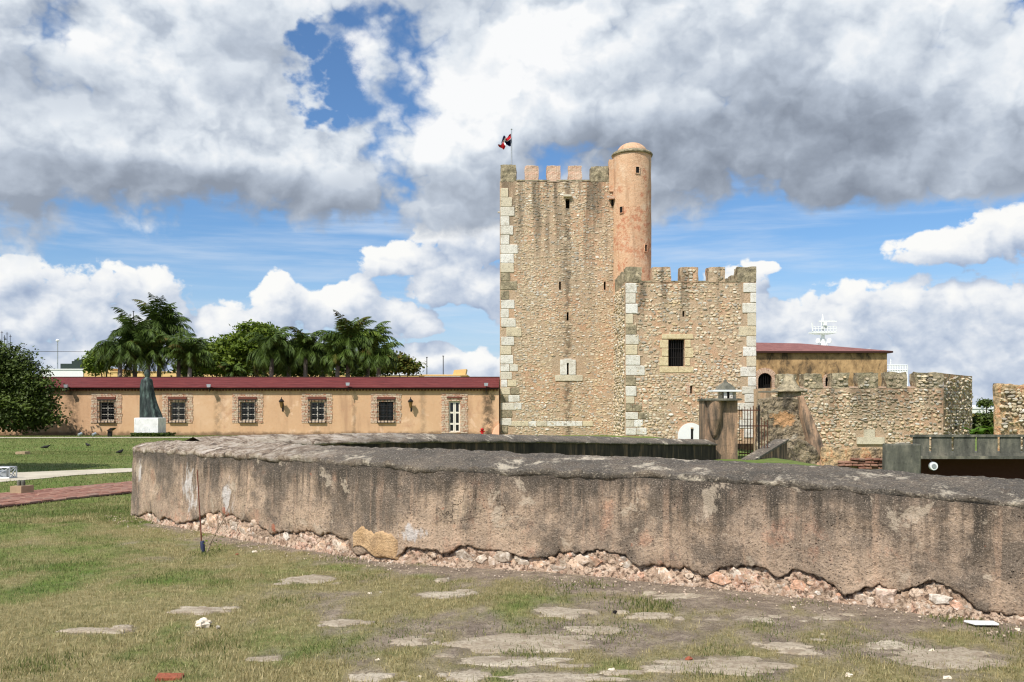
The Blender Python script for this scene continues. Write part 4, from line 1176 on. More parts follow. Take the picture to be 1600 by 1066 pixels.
def chipped(mb, x0, x1, y0, y1, z0, z1, seed, amp=.05):
    """a block with worn, uneven faces"""
    n = 6
    def face(P, du, dv, q):
        vs = [P + du * (i / n) + dv * (j / n) for i in range(n + 1) for j in range(n + 1)]
        out = []
        for v in vs:
            w = Vector((mnoise.noise(v * 1.7 + Vector((seed, 0, 0))), mnoise.noise(v * 1.7 + Vector((0, seed, 9))), mnoise.noise(v * 1.7 + Vector((5, 0, seed))))) * amp * 1.5
            w += Vector((mnoise.noise(v * 5 + Vector((seed, 3, 0))), mnoise.noise(v * 5 + Vector((1, seed, 9))), mnoise.noise(v * 5 + Vector((5, 7, seed))))) * amp * .7
            if v.z < z0 + .01: w = Vector((w.x, w.y, 0))
            out.append(v + w)
        mb.add(out, [(i * (n + 1) + j, (i + 1) * (n + 1) + j, (i + 1) * (n + 1) + j + 1, i * (n + 1) + j + 1) for i in range(n) for j in range(n)])
    V = Vector
    dx, dy, dz = V((x1 - x0, 0, 0)), V((0, y1 - y0, 0)), V((0, 0, z1 - z0))
    face(V((x0, y0, z0)), dx, dz, 0); face(V((x1, y0, z0)), dy, dz, 0); face(V((x1, y1, z0)), -dx, dz, 0); face(V((x0, y1, z0)), -dy, dz, 0); face(V((x0, y0, z1)), dx, dy, 0)
    return mb
def rough_block(name, mat, root, rows, d, depth, amp=.08, nx=24, ny=30, seed=0, slope=0.):
    """a ruined mass: rows are (py, px_left, px_right) from the top down, front at distance d, closed behind"""
    rows = np.array(rows, float)
    py = np.linspace(rows[0, 0], rows[-1, 0], ny)
    pl = np.interp(py, rows[:, 0], rows[:, 1]); pr = np.interp(py, rows[:, 0], rows[:, 2])
    t = np.linspace(0, 1, nx)
    dd = d - slope * (py - py[0]) / (py[-1] - py[0])
    PX = pl[:, None] + (pr - pl)[:, None] * t
    D = np.repeat(dd[:, None], nx, 1)
    x = (PX - CX) / F * d; z = CAMZ + (HY - np.repeat(py[:, None], nx, 1)) * d / F
    k = fbm(x * 1.4, z * 1.4, seed, 5, .6) - .5
    e = np.minimum(1, np.minimum(t, 1 - t) * 8)[None, :]
    y = D - k * amp * 2 + (1 - e) * .05
    x = x + (fbm(z * 1.7 + 3, z * 0 + seed, seed + 3, 4, .6) - .5) * amp * 1.2 * (1 - e)
    z = z + (fbm(x * 1.9, x * 0 + 7, seed + 5, 4, .6) - .5) * amp * (np.linspace(1, 0, ny)[:, None] ** 6) * 2
    front = np.stack([x, y, z], -1)
    yb = d + depth
    # wrap: left back, front, right back
    lb = front[:, :1].copy(); lb[..., 1] = yb; rb = front[:, -1:].copy(); rb[..., 1] = yb
    V = np.concatenate([lb, front, rb], 1)
    top = V[:1].copy(); top[..., 1] = yb
    V = np.concatenate([top, V], 0)
    return np_mesh(name, V.reshape(-1, 3), grid_faces(V.shape[0], V.shape[1])[:, ::-1], mat, root)

# ------------------------------------------------------------------ the keep with its annexe and stair turret
def build_tower():
    rnd = random.Random(5)
    D, DA = 66.4, 60.0
    root = thing('fortress_tower', (7, 63, -.5), 'tall battlemented rubble stone keep with pale corner stones, round stair turret and lower annexe', 'tower')
    xl, xr = X(781, D), X(985, D); zt, zm = Z(283, D), Z(260, D)
    slits = [(873.5, 876.5, 440, 453), (943.5, 946.5, 440, 453), (885.5, 888.5, 488, 501), (884, 890, 311, 326)]
    holes = [(X(a, D) - xl, X(b, D) - xl, Z(e, D), Z(c, D)) for a, b, c, e in slits] + [(X(886, D) - xl, X(888.4, D) - xl, Z(585, D), Z(568, D))]
    mb = MB()
    facade(mb, (xl, D, 0), (1, 0, 0), xr - xl, -.8, zt, holes, .5, 0, 0, 1)
    closed(mb, xl, xr, D, D + 9.6, -.8, zt)
    mb.build('keep_wall', [M['mortar'], M['dark']], root)
    av = holes + [(X(867, D) - xl, X(911, D) - xl, Z(596, D), Z(560, D)), (0, X(802, D) - xl, -1, 30)]
    rb = MB()
    rubble(rb, (xl, D, 0), (1, 0, 0), xr - xl - .1, -.6, zt - .05, av, (.11, .34), (.075, .18), (.004, .04), .72, 1)
    tag(rb.build('keep_rubble', M['stone'], root), kind='stuff')
    # keep battlements
    for (a, b, top, m) in ((782.5, 806.5, 259, 'lichen'), (820, 841, 260, 'merlon_brick'), (854.5, 875.5, 260, 'merlon_brick'), (888, 909.5, 260, 'merlon_brick'), (923, 951, 261, 'lichen')):
        k = MB(); chipped(k, X(a, D), X(b, D), D - .02, D + .85, zt - .05, Z(top - .8, D), a * .1)
        k.build('merlon', M[m], root)
    for y0 in (68.2, 70.6, 73.0, 75.2):
        k = MB(); k.box(xl + .02, xl + .8, y0, y0 + 1.2, zt - .05, zm); k.build('merlon', M['merlon_brick'], root)
        k = MB(); k.box(xr - .8, xr, y0, y0 + 1.2, zt - .05, zm); k.build('merlon', M['merlon_brick'], root)
    for a in (800, 834, 868, 902): 
        k = MB(); k.box(X(a, 76), X(a + 18, 76), 75.2, 76.0, zt - .05, zm); k.build('merlon', M['merlon_brick'], root)
    cap = MB(); cap.box(X(806.8, D), X(922.6, D), D - .05, D + .9, zt, zt + .09); cap.build('parapet_ledge', M['lichen'], root)
    # corner stones, row by row
    y = 294.
    w = [794, 800, 804, 796, 802, 796, 809, 803, 803]
    for i, r in enumerate(w):
        quoin(root, 782, r, y, y + 14.6, D, rnd); y += 14.7
    quoin(root, 782, 797, y, y + 13, D, rnd, True); y += 13.4
    quoin(root, 782, 808, y, y + 13.5, D, rnd, True); y += 14
    y = 454.
    quoin(root, 782, 795, y, y + 14, D, rnd, True); y += 14.6
    for a, r in ((783, 804), (782, 795), (783, 806), (791, 815), (783, 803), (782, 799), (782, 802)):
        quoin(root, a, r, y, y + 14, D, rnd); y += 14.4
    for a, b, r in ((782, 796, 809), (782, 800, 0), (783, 792.5, 807), (782, 797, 811), (782, 794, 812), (782, 803, 815), (782, 792, 800), (782, 799, 0), (783, 793, 0)):
        quoin(root, a, b, y, y + 11.6, D, rnd, rnd.random() < .3)
        if r: quoin(root, b + .4, r, y, y + 11, D, rnd, rnd.random() < .3)
        y += 12
    # bottom courses of squared stone
    xx = 794.
    for wd in (20, 11, 12, 16, 14, 12, 18, 10, 16):
        quoin(root, xx, xx + wd, 658, 666, D, rnd, False, .02); xx += wd + .4
    # pale gun-slit dressing
    for (a, b, c, e) in ((875, 885.8, 562, 586), (888.6, 899.5, 562, 586), (867, 911, 586, 595.5), (881, 893, 560.5, 567.6)):
        quoin(root, a, b, c, e, D, rnd, False, .07, .3, 'dressing_stone')
    quoin(root, 880, 893, 305, 308.5, D, rnd, False, .25, .6, 'water_spout')
    k = MB(); k.box(X(777.5, D), xl + .1, D + .3, D + .5, Z(331, D), Z(329, D)); k.build('side_spout', M['quoin'], root)

    # stair turret
    cx, cy, r = X(987.5, 66.5), 66.5, X(1017, 66.5) - X(987.5, 66.5)
    ztop = Z(243, 66.5)
    n = 72; rows = 60
    th = np.linspace(0, 2 * np.pi, n, endpoint=False); zz = np.linspace(8.6, ztop, rows)
    TH, ZZ = np.meshgrid(th, zz)
    rr = r * (1 + .012 * (ztop - ZZ) / 12) + (fbm(TH * 3, ZZ * .8, 15, 4) - .5) * .07
    V = np.stack([cx + rr * np.cos(TH), cy + rr * np.sin(TH), ZZ], -1).reshape(-1, 3)
    i = np.arange(rows - 1)[:, None] * n + np.arange(n)[None]; j = np.arange(rows - 1)[:, None] * n + (np.arange(n)[None] + 1) % n
    Fc = np.stack([i, j, j + n, i + n], -1).reshape(-1, 4)
    # little windows: dark panels on the wall, the shade inside put into their colour
    wins = [(995, 266, 5.2, 9.5), (971.5, 328, 4, 9.5), (1008.3, 388, 3.4, 10.5)]
    tur = np_mesh('stair_turret', V, Fc, M['turret'], root, True)
    for (px, py, w_, h_) in wins:
        wx = X(px, 65.4); dx = (wx - cx) / r
        yy = cy - r * math.sqrt(max(0, 1 - min(.98, dx * dx)))
        nrm = Vector((wx - cx, yy - cy, 0)).normalized(); tg = Vector((-nrm.y, nrm.x, 0))
        c = Vector((wx, yy, Z(py, yy)))
        hw = w_ * yy / F / 2 / max(.35, abs(tg.x)); hh = h_ * yy / F / 2
        f = MB()
        a_, b_ = c - tg * hw + nrm * .045, c + tg * hw + nrm * .045
        f.add([a_ - ZUP * hh, b_ - ZUP * hh, b_ + ZUP * hh, a_ + ZUP * hh, a_ - ZUP * hh - nrm * .3, b_ - ZUP * hh - nrm * .3, b_ + ZUP * hh - nrm * .3, a_ + ZUP * hh - nrm * .3],
              [(0, 1, 2, 3), (0, 4, 5, 1), (1, 5, 6, 2), (2, 6, 7, 3), (3, 7, 4, 0)])
        wo = f.build('slit_window', M['dark'], tur)
        g = MB()
        o_ = c + nrm * .03
        def pan(u0, u1, z0, z1):
            q = [o_ + tg * u + ZUP * z + nrm * e for e in (-.1, .05) for u, z in ((u0, z0), (u1, z0), (u1, z1), (u0, z1))]
            g.hexa([q[0], q[1], q[5], q[4], q[3], q[2], q[6], q[7]])
        t_ = .05
        pan(-hw - t_, -hw, -hh - t_, hh + t_); pan(hw, hw + t_, -hh - t_, hh + t_); pan(-hw, hw, -hh - t_, -hh); pan(-hw, hw, hh, hh + t_)
        g.build('slit_frame', M['turret'], tur)
    c = MB(); c.lathe(cx, cy, [(r - .02, ztop - .12), (r + .10, ztop - .10), (r + .13, ztop), (r + .06, ztop + .10), (r - .12, ztop + .20)], 48)
    c.build('turret_ring', M['lichen'], root, True)
    rd = r * .80; zd = ztop + .14; hd = Z(224, 66.5) - zd
    c = MB(); c.lathe(cx, cy, [(rd * math.cos(a), zd + hd * math.sin(a)) for a in np.linspace(0, 1.54, 12)], 40, 0, .006, 3)
    c.build('turret_dome', M['turret'], root, True)
    k = MB(); k.box(X(951.5, D), X(962, D), D - .12, D + .6, Z(300, D), Z(250, D)); k.build('turret_pier', M['turret'], root)
    k = MB(); k.box(X(951, D), X(958.5, D), D - .55, D, Z(313, D), Z(309.5, D)); k.box(X(955, D), X(958, D), D - .2, D, Z(322, D), Z(313, D), 1); k.build('turret_niche', [M['merlon_brick'], M['dark']], root)

    # annexe
    ax0, ax1 = X(977, DA), X(1181.5, DA); zc, zmm = Z(440.5, DA), Z(418, DA)
    win = (X(1044.5, DA) - ax0, X(1069.5, DA) - ax0, Z(572.5, DA), Z(530.5, DA))
    ah = [win] + [(X(a, DA) - ax0, X(b, DA) - ax0, Z(e, DA), Z(c_, DA)) for a, b, c_, e in ((1066.3, 1069.6, 486, 495), (1078.4, 1081.6, 603, 615), (1078.8, 1083, 669, 690))]
    mb = MB()
    facade(mb, (ax0, DA, 0), (1, 0, 0), ax1 - ax0, -.8, zc, ah, .55, 0, 0, 1)
    closed(mb, ax0, ax1, DA, D + 1.5, -.8, zc)
    mb.build('annexe_wall', [M['mortar'], M['dark']], root)
    arch_c, arch_r = X(1079.5, DA) - ax0, 20.5 * DA / F
    za = Z(681, DA)
    av = ah + [(win[0] - .55, win[1] + .5, win[2] - .45, win[3] + .36), (0, X(992, DA) - ax0, -1, 12), (X(1160, DA) - ax0, 12, -1, 12), (arch_c - arch_r, arch_c + arch_r, -1, za + .9)]
    rb = MB()
    rubble(rb, (ax0, DA, 0), (1, 0, 0), ax1 - ax0, -.6, zc - .05, av, (.13, .38), (.09, .21), (.010, .06), .78, 21)
    rubble(rb, (ax0, D, 0), (0, -1, 0), D - DA - .3, -.6, zc - .1, (), (.2, .42), (.14, .26), (.03, .12), .92, 22)
    mer = [(978, 1002.5, 418.3), (1019, 1048, 418.5), (1063.5, 1090.3, 418.5), (1107, 1133, 418.5), (1152.5, 1181.3, 418)]
    for i, (a, b, t_) in enumerate(mer):
        x0, x1 = X(a, DA), X(b, DA)
        k = MB(); chipped(k, x0, x1, DA - .02, DA + .9, zc - .04, Z(t_ - .8, DA), a * .1)
        k.build('merlon', M['lichen' if i in (0, 4) else 'mortar'], root)
        if i not in (0, 4): rubble(rb, (x0, DA - .02, 0), (1, 0, 0), x1 - x0, zc, Z(t_, DA), (), (.18, .36), (.13, .22), (.02, .07), .9, 30 + i)
    for y0 in (61.9, 63.6, 65.1):
        k = MB(); k.box(ax0 - .01, ax0 + .8, y0, y0 + .95, zc - .04, zmm); k.build('merlon', M['lichen'], root)
        k = MB(); k.box(ax1 - .8, ax1 + .01, y0, y0 + .95, zc - .04, zmm); k.build('merlon', M['lichen'], root)
    tag(rb.build('annexe_rubble', M['stone'], root), kind='stuff')
    k = MB(); k.box(X(1002.8, DA), X(1018.7, DA), DA - .04, DA + .92, zc, zc + .07); k.box(X(1048.3, DA), X(1063.2, DA), DA - .04, DA + .92, zc, zc + .07)
    k.box(X(1090.6, DA), X(1106.7, DA), DA - .04, DA + .92, zc, zc + .07); k.box(X(1133.3, DA), X(1152.2, DA), DA - .04, DA + .92, zc, zc + .07); k.build('parapet_ledge', M['lichen'], root)
    y = 442.5
    for i, (r_, li) in enumerate(((995, 0), (993, 0), (996, 0), (989, 0), (994, 1), (998, 0), (996, 0), (1000, 0), (1007, 0), (993, 1), (994.5, 0))):
        h = 15.6; quoin(root, 977.3, r_, y, y + h, DA, rnd, li == 1); y += h + .5
    for b, r_ in ((991, 0), (988, 1002), (997, 1014), (990, 1004), (994, 1010)):
        quoin(root, 977.3, b, y, y + 11.5, DA, rnd, rnd.random() < .35)
        if r_: quoin(root, b + .4, r_, y, y + 11, DA, rnd, rnd.random() < .35)
        y += 12.2
    y = 442.2
    for l_, h in ((1161, 15), (1172, 15.6), (1159.5, 15.8), (1167.5, 20), (1154, 15), (1166, 15.8), (1160.5, 15), (1166, 15.5), (1156.5, 15.5), (1168.5, 14.5), (1159, 11.8), (1163, 13), (1152, 11.5), (1160, 14), (1155, 14), (1162, 14)):
        quoin(root, l_, 1181.2, y, y + h, DA, rnd); y += h + .4
    quoin(root, 1154, 1166, 511.5, 526, DA, rnd, False, .03)
    # window dressing, sill and bars
    for (a, b, c_, e) in ((1031, 1043.9, 531, 544), (1034, 1043.9, 544.6, 557), (1030, 1043.9, 557.6, 571.8), (1070.2, 1079, 531, 543), (1070.2, 1083, 543.6, 559), (1070.2, 1078, 559.6, 571.8), (1034, 1083, 522, 529.8), (1030.5, 1060, 573, 582.5), (1060.4, 1084, 573, 582.5)):
        q = quoin(root, a, b, c_, e, DA, rnd, False, .03, .5, 'window_dressing'); q.data = YL
    wr = MB()
    bx = [X(1046 + 3.6 * k, DA) for k in range(7)]
    for x in bx: wr.bar((x, DA + .16, win[2] - .02), (x, DA + .16, win[3] + .02), .022)
    for z in (win[2] + .6, win[2] + 1.2): wr.bar((ax0 + win[0] - .02, DA + .16, z), (ax0 + win[1] + .02, DA + .16, z), .018)
    wr.build('window_bars', M['iron'], root)
    # brick side of the lower slit, pale blind arch at the foot
    k = MB()
    for q in range(6): k.box(X(1073 - (q % 2), DA), X(1078, DA), DA - .05, DA + .2, Z(617 - 3 * q - .1, DA), Z(614.4 - 3 * q, DA))
    k.build('slit_bricks', M['merlon_brick'], root)
    pl = MB()
    ring = [(arch_c + arch_r * math.cos(t), za + arch_r * .98 * math.sin(t)) for t in np.linspace(0, math.pi, 20)]
    ring = [(arch_c + arch_r, -.8)] + ring + [(arch_c - arch_r, -.8)]
    vs = [(ax0 + u, DA - .05, z) for u, z in ring] + [(ax0 + u, DA + .1, z) for u, z in ring]
    m_ = len(ring)
    # arch panel is whole; a dark block paints the shade of the loophole
    pl.add(vs, [tuple(range(m_ - 1, -1, -1))] + [(i, (i + 1) % m_, m_ + (i + 1) % m_, m_ + i) for i in range(m_)])
    po = pl.build('blind_arch', M['offwhite'], root)
    k = MB(); k.box(X(1079.2, DA), X(1082.4, DA), DA - .09, DA + .05, Z(690, DA), Z(670.5, DA)); k.build('loophole', M['dark'], po)
    k = MB(); k.box(X(1079, DA), X(1082.6, DA), DA - .13, DA - .03, Z(670.3, DA), Z(668, DA)); k.build('loophole_cap', M['concrete'], po)
    # flag
    fp = thing('flagpole', (X(799.5, 67.5), 67.5, zt), 'thin grey flagpole with limp red and blue flag on the keep battlements', 'flagpole')
    x, y0 = X(799.3, 67.5), 67.5
    k = MB(); k.tube([(x, y0, zt), (x, y0, Z(230, 67.5)), (x, y0, Z(203, 67.5))], [.06, .05, .035], 8); k.lathe(x, y0, [(.05, Z(203, 67.5)), (.07, Z(202, 67.5)), (.01, Z(200.5, 67.5))], 8); k.build('pole', M['steel'], fp)
    nu, nv = 30, 26
    V = []; 
    for a in range(nu):
        for b in range(nv):
            u, v = a / (nu - 1), b / (nv - 1)
            xx = x - .05 - u * .84 * (1 - .16 * math.sin(v * 6 + 1))
            zz_ = Z(209, 67.5) - v * .92 - u * (.45 - .30 * v) - .14 * math.sin(u * 7 + v * 3) * u
            yy = y0 - .34 * math.sin(u * 11 + v * 3.2) * (.3 + u) + .14 * math.sin(v * 9 + u * 4)
            V.append((xx, yy, zz_))
    fl = np_mesh('flag', np.array(V), grid_faces(nu, nv), [plain('flag_red', srgb(170, 22, 30), .8), plain('flag_blue', srgb(14, 22, 58), .8), M['white']], fp, True)
    mi = []
    for a in range(nu - 1):
        for b in range(nv - 1):
            u, v = (a + .5) / (nu - 1), (b + .5) / (nv - 1)
            mi.append(2 if abs(u - .5) < .035 or abs(v - .5) < .035 else (0 if (u < .5) == (v < .5) else 1))
    fl.data.polygons.foreach_set('material_index', mi)
build_tower()

# ------------------------------------------------------------------ long single-storey barracks
def build_barracks():
    D = 66.0
    rnd = random.Random(12)
    root = thing('barracks', (-22, 66, -.5), 'long low salmon plastered building with dark red roof and barred windows', 'building')
    xl, xr = -47., X(780.3, D) - .03
    ze = Z(606.5, D); z0 = -.8
    cs = [(-54, 0), (55, 0), (166.7, 0), (277.7, 0), (387, 0), (495.5, 0), (603.3, 1)]
    hw, hz0, hz1 = 11.4, Z(657.5, D), Z(628, D)
    holes = [(X(c - hw, D) - xl, X(c + hw, D) - xl, hz0, hz1) for c, _ in cs]
    dr = (X(701, D) - xl, X(719, D) - xl, Z(675.5, D), Z(626.5, D))
    mb = MB()
    facade(mb, (xl, D, 0), (1, 0, 0), xr - xl, z0, ze, holes + [dr], .32)
    closed(mb, xl, xr, D, D + 9.5, z0, ze, 'ft')
    mb.build('wall', M['barracks'], root)
    def surround(px0, px1, py0, py1, hole, name, seed):
        k = MB()
        x0, x1, a0, a1 = X(px0, D) - xl, X(px1, D) - xl, Z(py1, D), Z(py0, D)
        g = .012
        r2 = random.Random(seed)
        z = a0
        while z < a1 - .04:
            h = r2.uniform(.09, .15); h = min(h, a1 - z)
            u = x0 + r2.uniform(-.03, .04)
            end = x1 + r2.uniform(-.04, .03)
            while u < end - .05:
                w = min(r2.uniform(.16, .36), end - u)
                b0, b1 = u, u + w
                if not (hole[2] - .01 < z + h / 2 < hole[3] + .01 and b1 > hole[0] and b0 < hole[1]):
                    k.box(xl + b0 + g, xl + b1 - g, D - r2.uniform(.03, .055), D + .02, z + g, z + h - g)
                elif b0 < hole[0] - .06: k.box(xl + b0 + g, xl + hole[0] - .004, D - r2.uniform(.03, .05), D + .02, z + g, z + h - g)
                elif b1 > hole[1] + .06: k.box(xl + hole[1] + .004, xl + b1 - g, D - r2.uniform(.03, .05), D + .02, z + g, z + h - g)
                u += w
            z += h
        m_ = MB(); m_.add([(xl + q, D - .02, zz) for q, zz in ((x0 + .05, a0), (x0 + .05, a1), (hole[0], a1), (hole[0], a0))], [(0, 1, 2, 3)][::-1]); 
        o = k.build(name, M['surround'], root); tag(o, kind='stuff')
    for i, (c, darkw) in enumerate(cs):
        h = holes[i]
        surround(c - 24.5, c + 24, 615, 661, h, 'brick_surround', 40 + i)
        x0, x1 = xl + h[0], xl + h[1]
        # sash with glazing bars
        k = MB(); y = D + .20
        def bar(a, b, c_, e): k.box(a, b, y - .04, y + .04, c_, e)
        bar(x0 + .002, x0 + .08, hz0 + .002, hz1 - .002); bar(x1 - .08, x1 - .002, hz0 + .002, hz1 - .002); bar(x0 + .08, x1 - .08, hz0 + .002, hz0 + .09); bar(x0 + .08, x1 - .08, hz1 - .09, hz1 - .002)
        xm = (x0 + x1) / 2
        bar(xm - .045, xm + .045, hz0 + .09, hz1 - .09)
        for q in (.33, .66):
            zq = hz0 + (hz1 - hz0) * q; bar(x0 + .08, xm - .045, zq - .03, zq + .03); bar(xm + .045, x1 - .08, zq - .03, zq + .03)
        w = k.build('window', M['iron'] if darkw else M['sash'], root)
        zs = [hz0 + .09, hz0 + (hz1 - hz0) * .33 - .03, hz0 + (hz1 - hz0) * .33 + .03, hz0 + (hz1 - hz0) * .66 - .03, hz0 + (hz1 - hz0) * .66 + .03, hz1 - .09]
        for (a, b) in ((x0 + .08, xm - .045), (xm + .045, x1 - .08)):
            for q in (0, 2, 4):
                p = MB(); p.box(a, b, y - .006, y + .006, zs[q], zs[q + 1]); p.build('pane', M['glass'], w)
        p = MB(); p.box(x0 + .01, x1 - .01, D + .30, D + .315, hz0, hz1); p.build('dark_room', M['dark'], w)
        g = MB(); gy = D - .16; gx0, gx1, g0, g1 = X(c - 13.2, D), X(c + 13.2, D), Z(660.5, D), Z(624.5, D)
        for q in range(6): xx = gx0 + (gx1 - gx0) * q / 5; g.bar((xx, gy, g0), (xx, gy, g1), .022, 5)
        for q in range(5): zz = g0 + (g1 - g0) * q / 4; g.bar((gx0, gy, zz), (gx1, gy, zz), .022, 5)
        for xx in (gx0, gx1):
            for zz in (g0, g1, (g0 + g1) / 2): g.bar((xx, gy, zz), (xx, D + .02, zz), .02, 5)
        g.build('grille', M['iron'], w)
        p = MB(); p.box(X(c - 14.5, D), X(c + 14.5, D), D - .12, D + .1, Z(624.3, D), Z(620.3, D)); p.build('lintel', M['lintel'], w)
        p = MB(); p.box(X(c - 13, D), X(c + 13, D), D - .14, D + .28, Z(660.2, D) - .03, hz0 + .001); p.build('sill', M['surround'], w)
    # glazed double door
    surround(689.5, 731, 615, 677, dr, 'brick_surround', 60)
    x0, x1 = xl + dr[0], xl + dr[1]; xm = (x0 + x1) / 2
    k = MB(); y = D + .18
    for a, b in ((x0 + .003, x0 + .11), (xm - .10, xm - .006), (xm + .006, xm + .10), (x1 - .11, x1 - .003)): k.box(a, b, y - .04, y + .04, dr[2], dr[3] - .003)
    zs = [dr[2] + .01, dr[2] + .10, dr[2] + .55, dr[2] + .68, dr[2] + 1.38, dr[2] + 1.50, dr[3] - .14, dr[3] - .003]
    for a, b in ((x0 + .11, xm - .10), (xm + .10, x1 - .11)):
        for q in (0, 2, 4, 6): k.box(a, b, y - .04, y + .04, zs[q], zs[q + 1])
    dd = k.build('door', M['whitewood'], root)
    for a, b in ((x0 + .11, xm - .10), (xm + .10, x1 - .11)):
        for q in (1, 3, 5): p = MB(); p.box(a, b, y - .006, y + .006, zs[q], zs[q + 1]); p.build('pane', M['glass'], dd)
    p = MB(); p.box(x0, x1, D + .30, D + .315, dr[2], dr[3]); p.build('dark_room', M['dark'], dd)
    p = MB(); p.box(X(698, D), X(722, D), D - .1, D + .1, Z(622.5, D), Z(619.8, D)); p.build('lintel', M['lintel'], dd)
    # roof in lapped courses
    zr = Z(591, 70.5); yr = 70.5; y_e = D - .38
    n = 5
    for i in range(n):
        a, b = i / n, (i + 1) / n
        ya, yb = y_e + (yr - y_e) * a, y_e + (yr - y_e) * b
        za, zb = ze + .02 + (zr - ze) * a, ze + .02 + (zr - ze) * b
        k = MB(); t_ = .05
        k.hexa([(xl - .3, ya, za), (xr - .01, ya, za), (xr - .01, yb + .1, zb), (xl - .3, yb + .1, zb), (xl - .3, ya, za + .07), (xr - .01, ya, za + .07), (xr - .01, yb + .1, zb + .055), (xl - .3, yb + .1, zb + .055)])
        k.build('roof_course', M['redroof'], root)
    k = MB(); k.hexa([(xl - .3, yr, zr - .06), (xr - .01, yr, zr - .06), (xr - .01, D + 9.9, ze), (xl - .3, D + 9.9, ze), (xl - .3, yr, zr + .06), (xr - .01, yr, zr + .06), (xr - .01, D + 9.9, ze + .1), (xl - .3, D + 9.9, ze + .1)])
    k.build('rear_roof', M['redroof'], root)
    k = MB(); k.box(xl - .3, xr - .015, yr - .16, yr + .16, zr + .02, zr + .11); k.build('roof_ridge', M['eave'], root)
    k = MB(); k.box(xl - .3, xr - .012, D - .30, D - .002, ze - .08, ze - .002); k.build('eave_board', M['eave'], root)
    k = MB()
    x = xl
    while x < xr - .2: k.box(x, x + .11, D - .22, D - .003, ze - .20, ze - .082); x += .24
    tag(k.build('eave_dentils', M['lintel'], root), kind='stuff')
    # small salmon buttress and a hydrant at the tower end
    b = thing('plaster_buttress', (X(772, 65), 65, -.5), 'small salmon plaster buttress where the long building meets the keep', 'buttress')
    k = MB(); x0, x1 = X(766.5, 65.4), X(780, 65.4)
    k.hexa([(x0, 64.9, -.6), (x1, 64.9, -.6), (x1, 65.97, -.6), (x0, 65.97, -.6), (x0 + .25, 65.5, .1), (x1, 65.5, .45), (x1, 65.97, .45), (x0 + .25, 65.97, .1)])
    k.build('body', M['pink'], b)
    hy = thing('hydrant', (X(753.5, 64), 64, -.42), 'small red hydrant at the foot of the long salmon building', 'hydrant')
    cx = X(753.5, 64)
    k = MB(); k.lathe(cx, 64, [(.16, -.45), (.16, -.40), (.10, -.38), (.10, .0), (.13, .02), (.12, .09), (.04, .14)], 12); k.build('barrel', M['red'], hy, True)
    k = MB(); k.bar((cx - .18, 64, -.1), (cx + .18, 64, -.1), .05, 8); k.build('outlet', M['red'], hy)
    # wall lanterns
    for i, (px, lab) in enumerate(((442, 'black iron wall lantern between the middle windows of the salmon facade'), (642.5, 'black iron wall lantern beside the glazed door of the salmon facade'))):
        x = X(px, D); zt_ = Z(622.5, D); yl = D - .42
        t = thing('wall_lantern', (x, D, Z(640, D)), lab, 'lantern', 'lanterns on the salmon facade')
        k = MB(); k.bar((x, D + .02, Z(632, D)), (x, yl, Z(637, D)), .022, 6); k.bar((x, D + .02, Z(642, D)), (x, yl + .02, Z(637, D)), .018, 6); k.box(x - .06, x + .06, D - .03, D + .01, Z(643, D), Z(630, D)); k.build('bracket', M['iron'], t)
        k = MB(); k.lathe(x, yl, [(.05, Z(637.5, D)), (.08, Z(636.5, D)), (.17, Z(628, D)), (.17, Z(627.6, D))], 6); k.build('glass_body', plain('amber_glass', srgb(120, 92, 52), .3, 0, .15), t)
        k = MB(); k.lathe(x, yl, [(.20, Z(628, D)), (.21, Z(627, D)), (.10, Z(624.5, D)), (.03, Z(623, D)), (.02, Z(620.5, D))], 8); k.build('cap', M['iron'], t)
    for px, py, lab in ((110, 605, 'small pale floodlight on the eave beside the dark tree'), (331, 604.5, 'small floodlight on the eave right of the statue'), (546, 602, 'white floodlight on the eave between the two wall lanterns'), (760, 602.5, 'small white floodlight on the eave next to the keep')):
        x = X(px, D); z = Z(py, D)
        t = thing('floodlight', (x, D - .4, ze), lab, 'floodlight', 'floodlights on the barracks eave')
        k = MB(); k.bar((x, D - .1, ze - .1), (x, D - .55, ze - .14), .025, 5); k.bar((x, D - .55, ze - .3), (x, D - .55, z + .02), .025, 5); k.build('bracket', M['iron'], t)
        k = MB(); k.hexa([(x - .12, D - .72, z - .05), (x + .12, D - .72, z - .05), (x + .09, D - .48, z + .02), (x - .09, D - .48, z + .02), (x - .15, D - .72, z + .17), (x + .15, D - .72, z + .17), (x + .09, D - .48, z + .15), (x - .09, D - .48, z + .15)]); k.build('housing', M['steel'], t)
build_barracks()

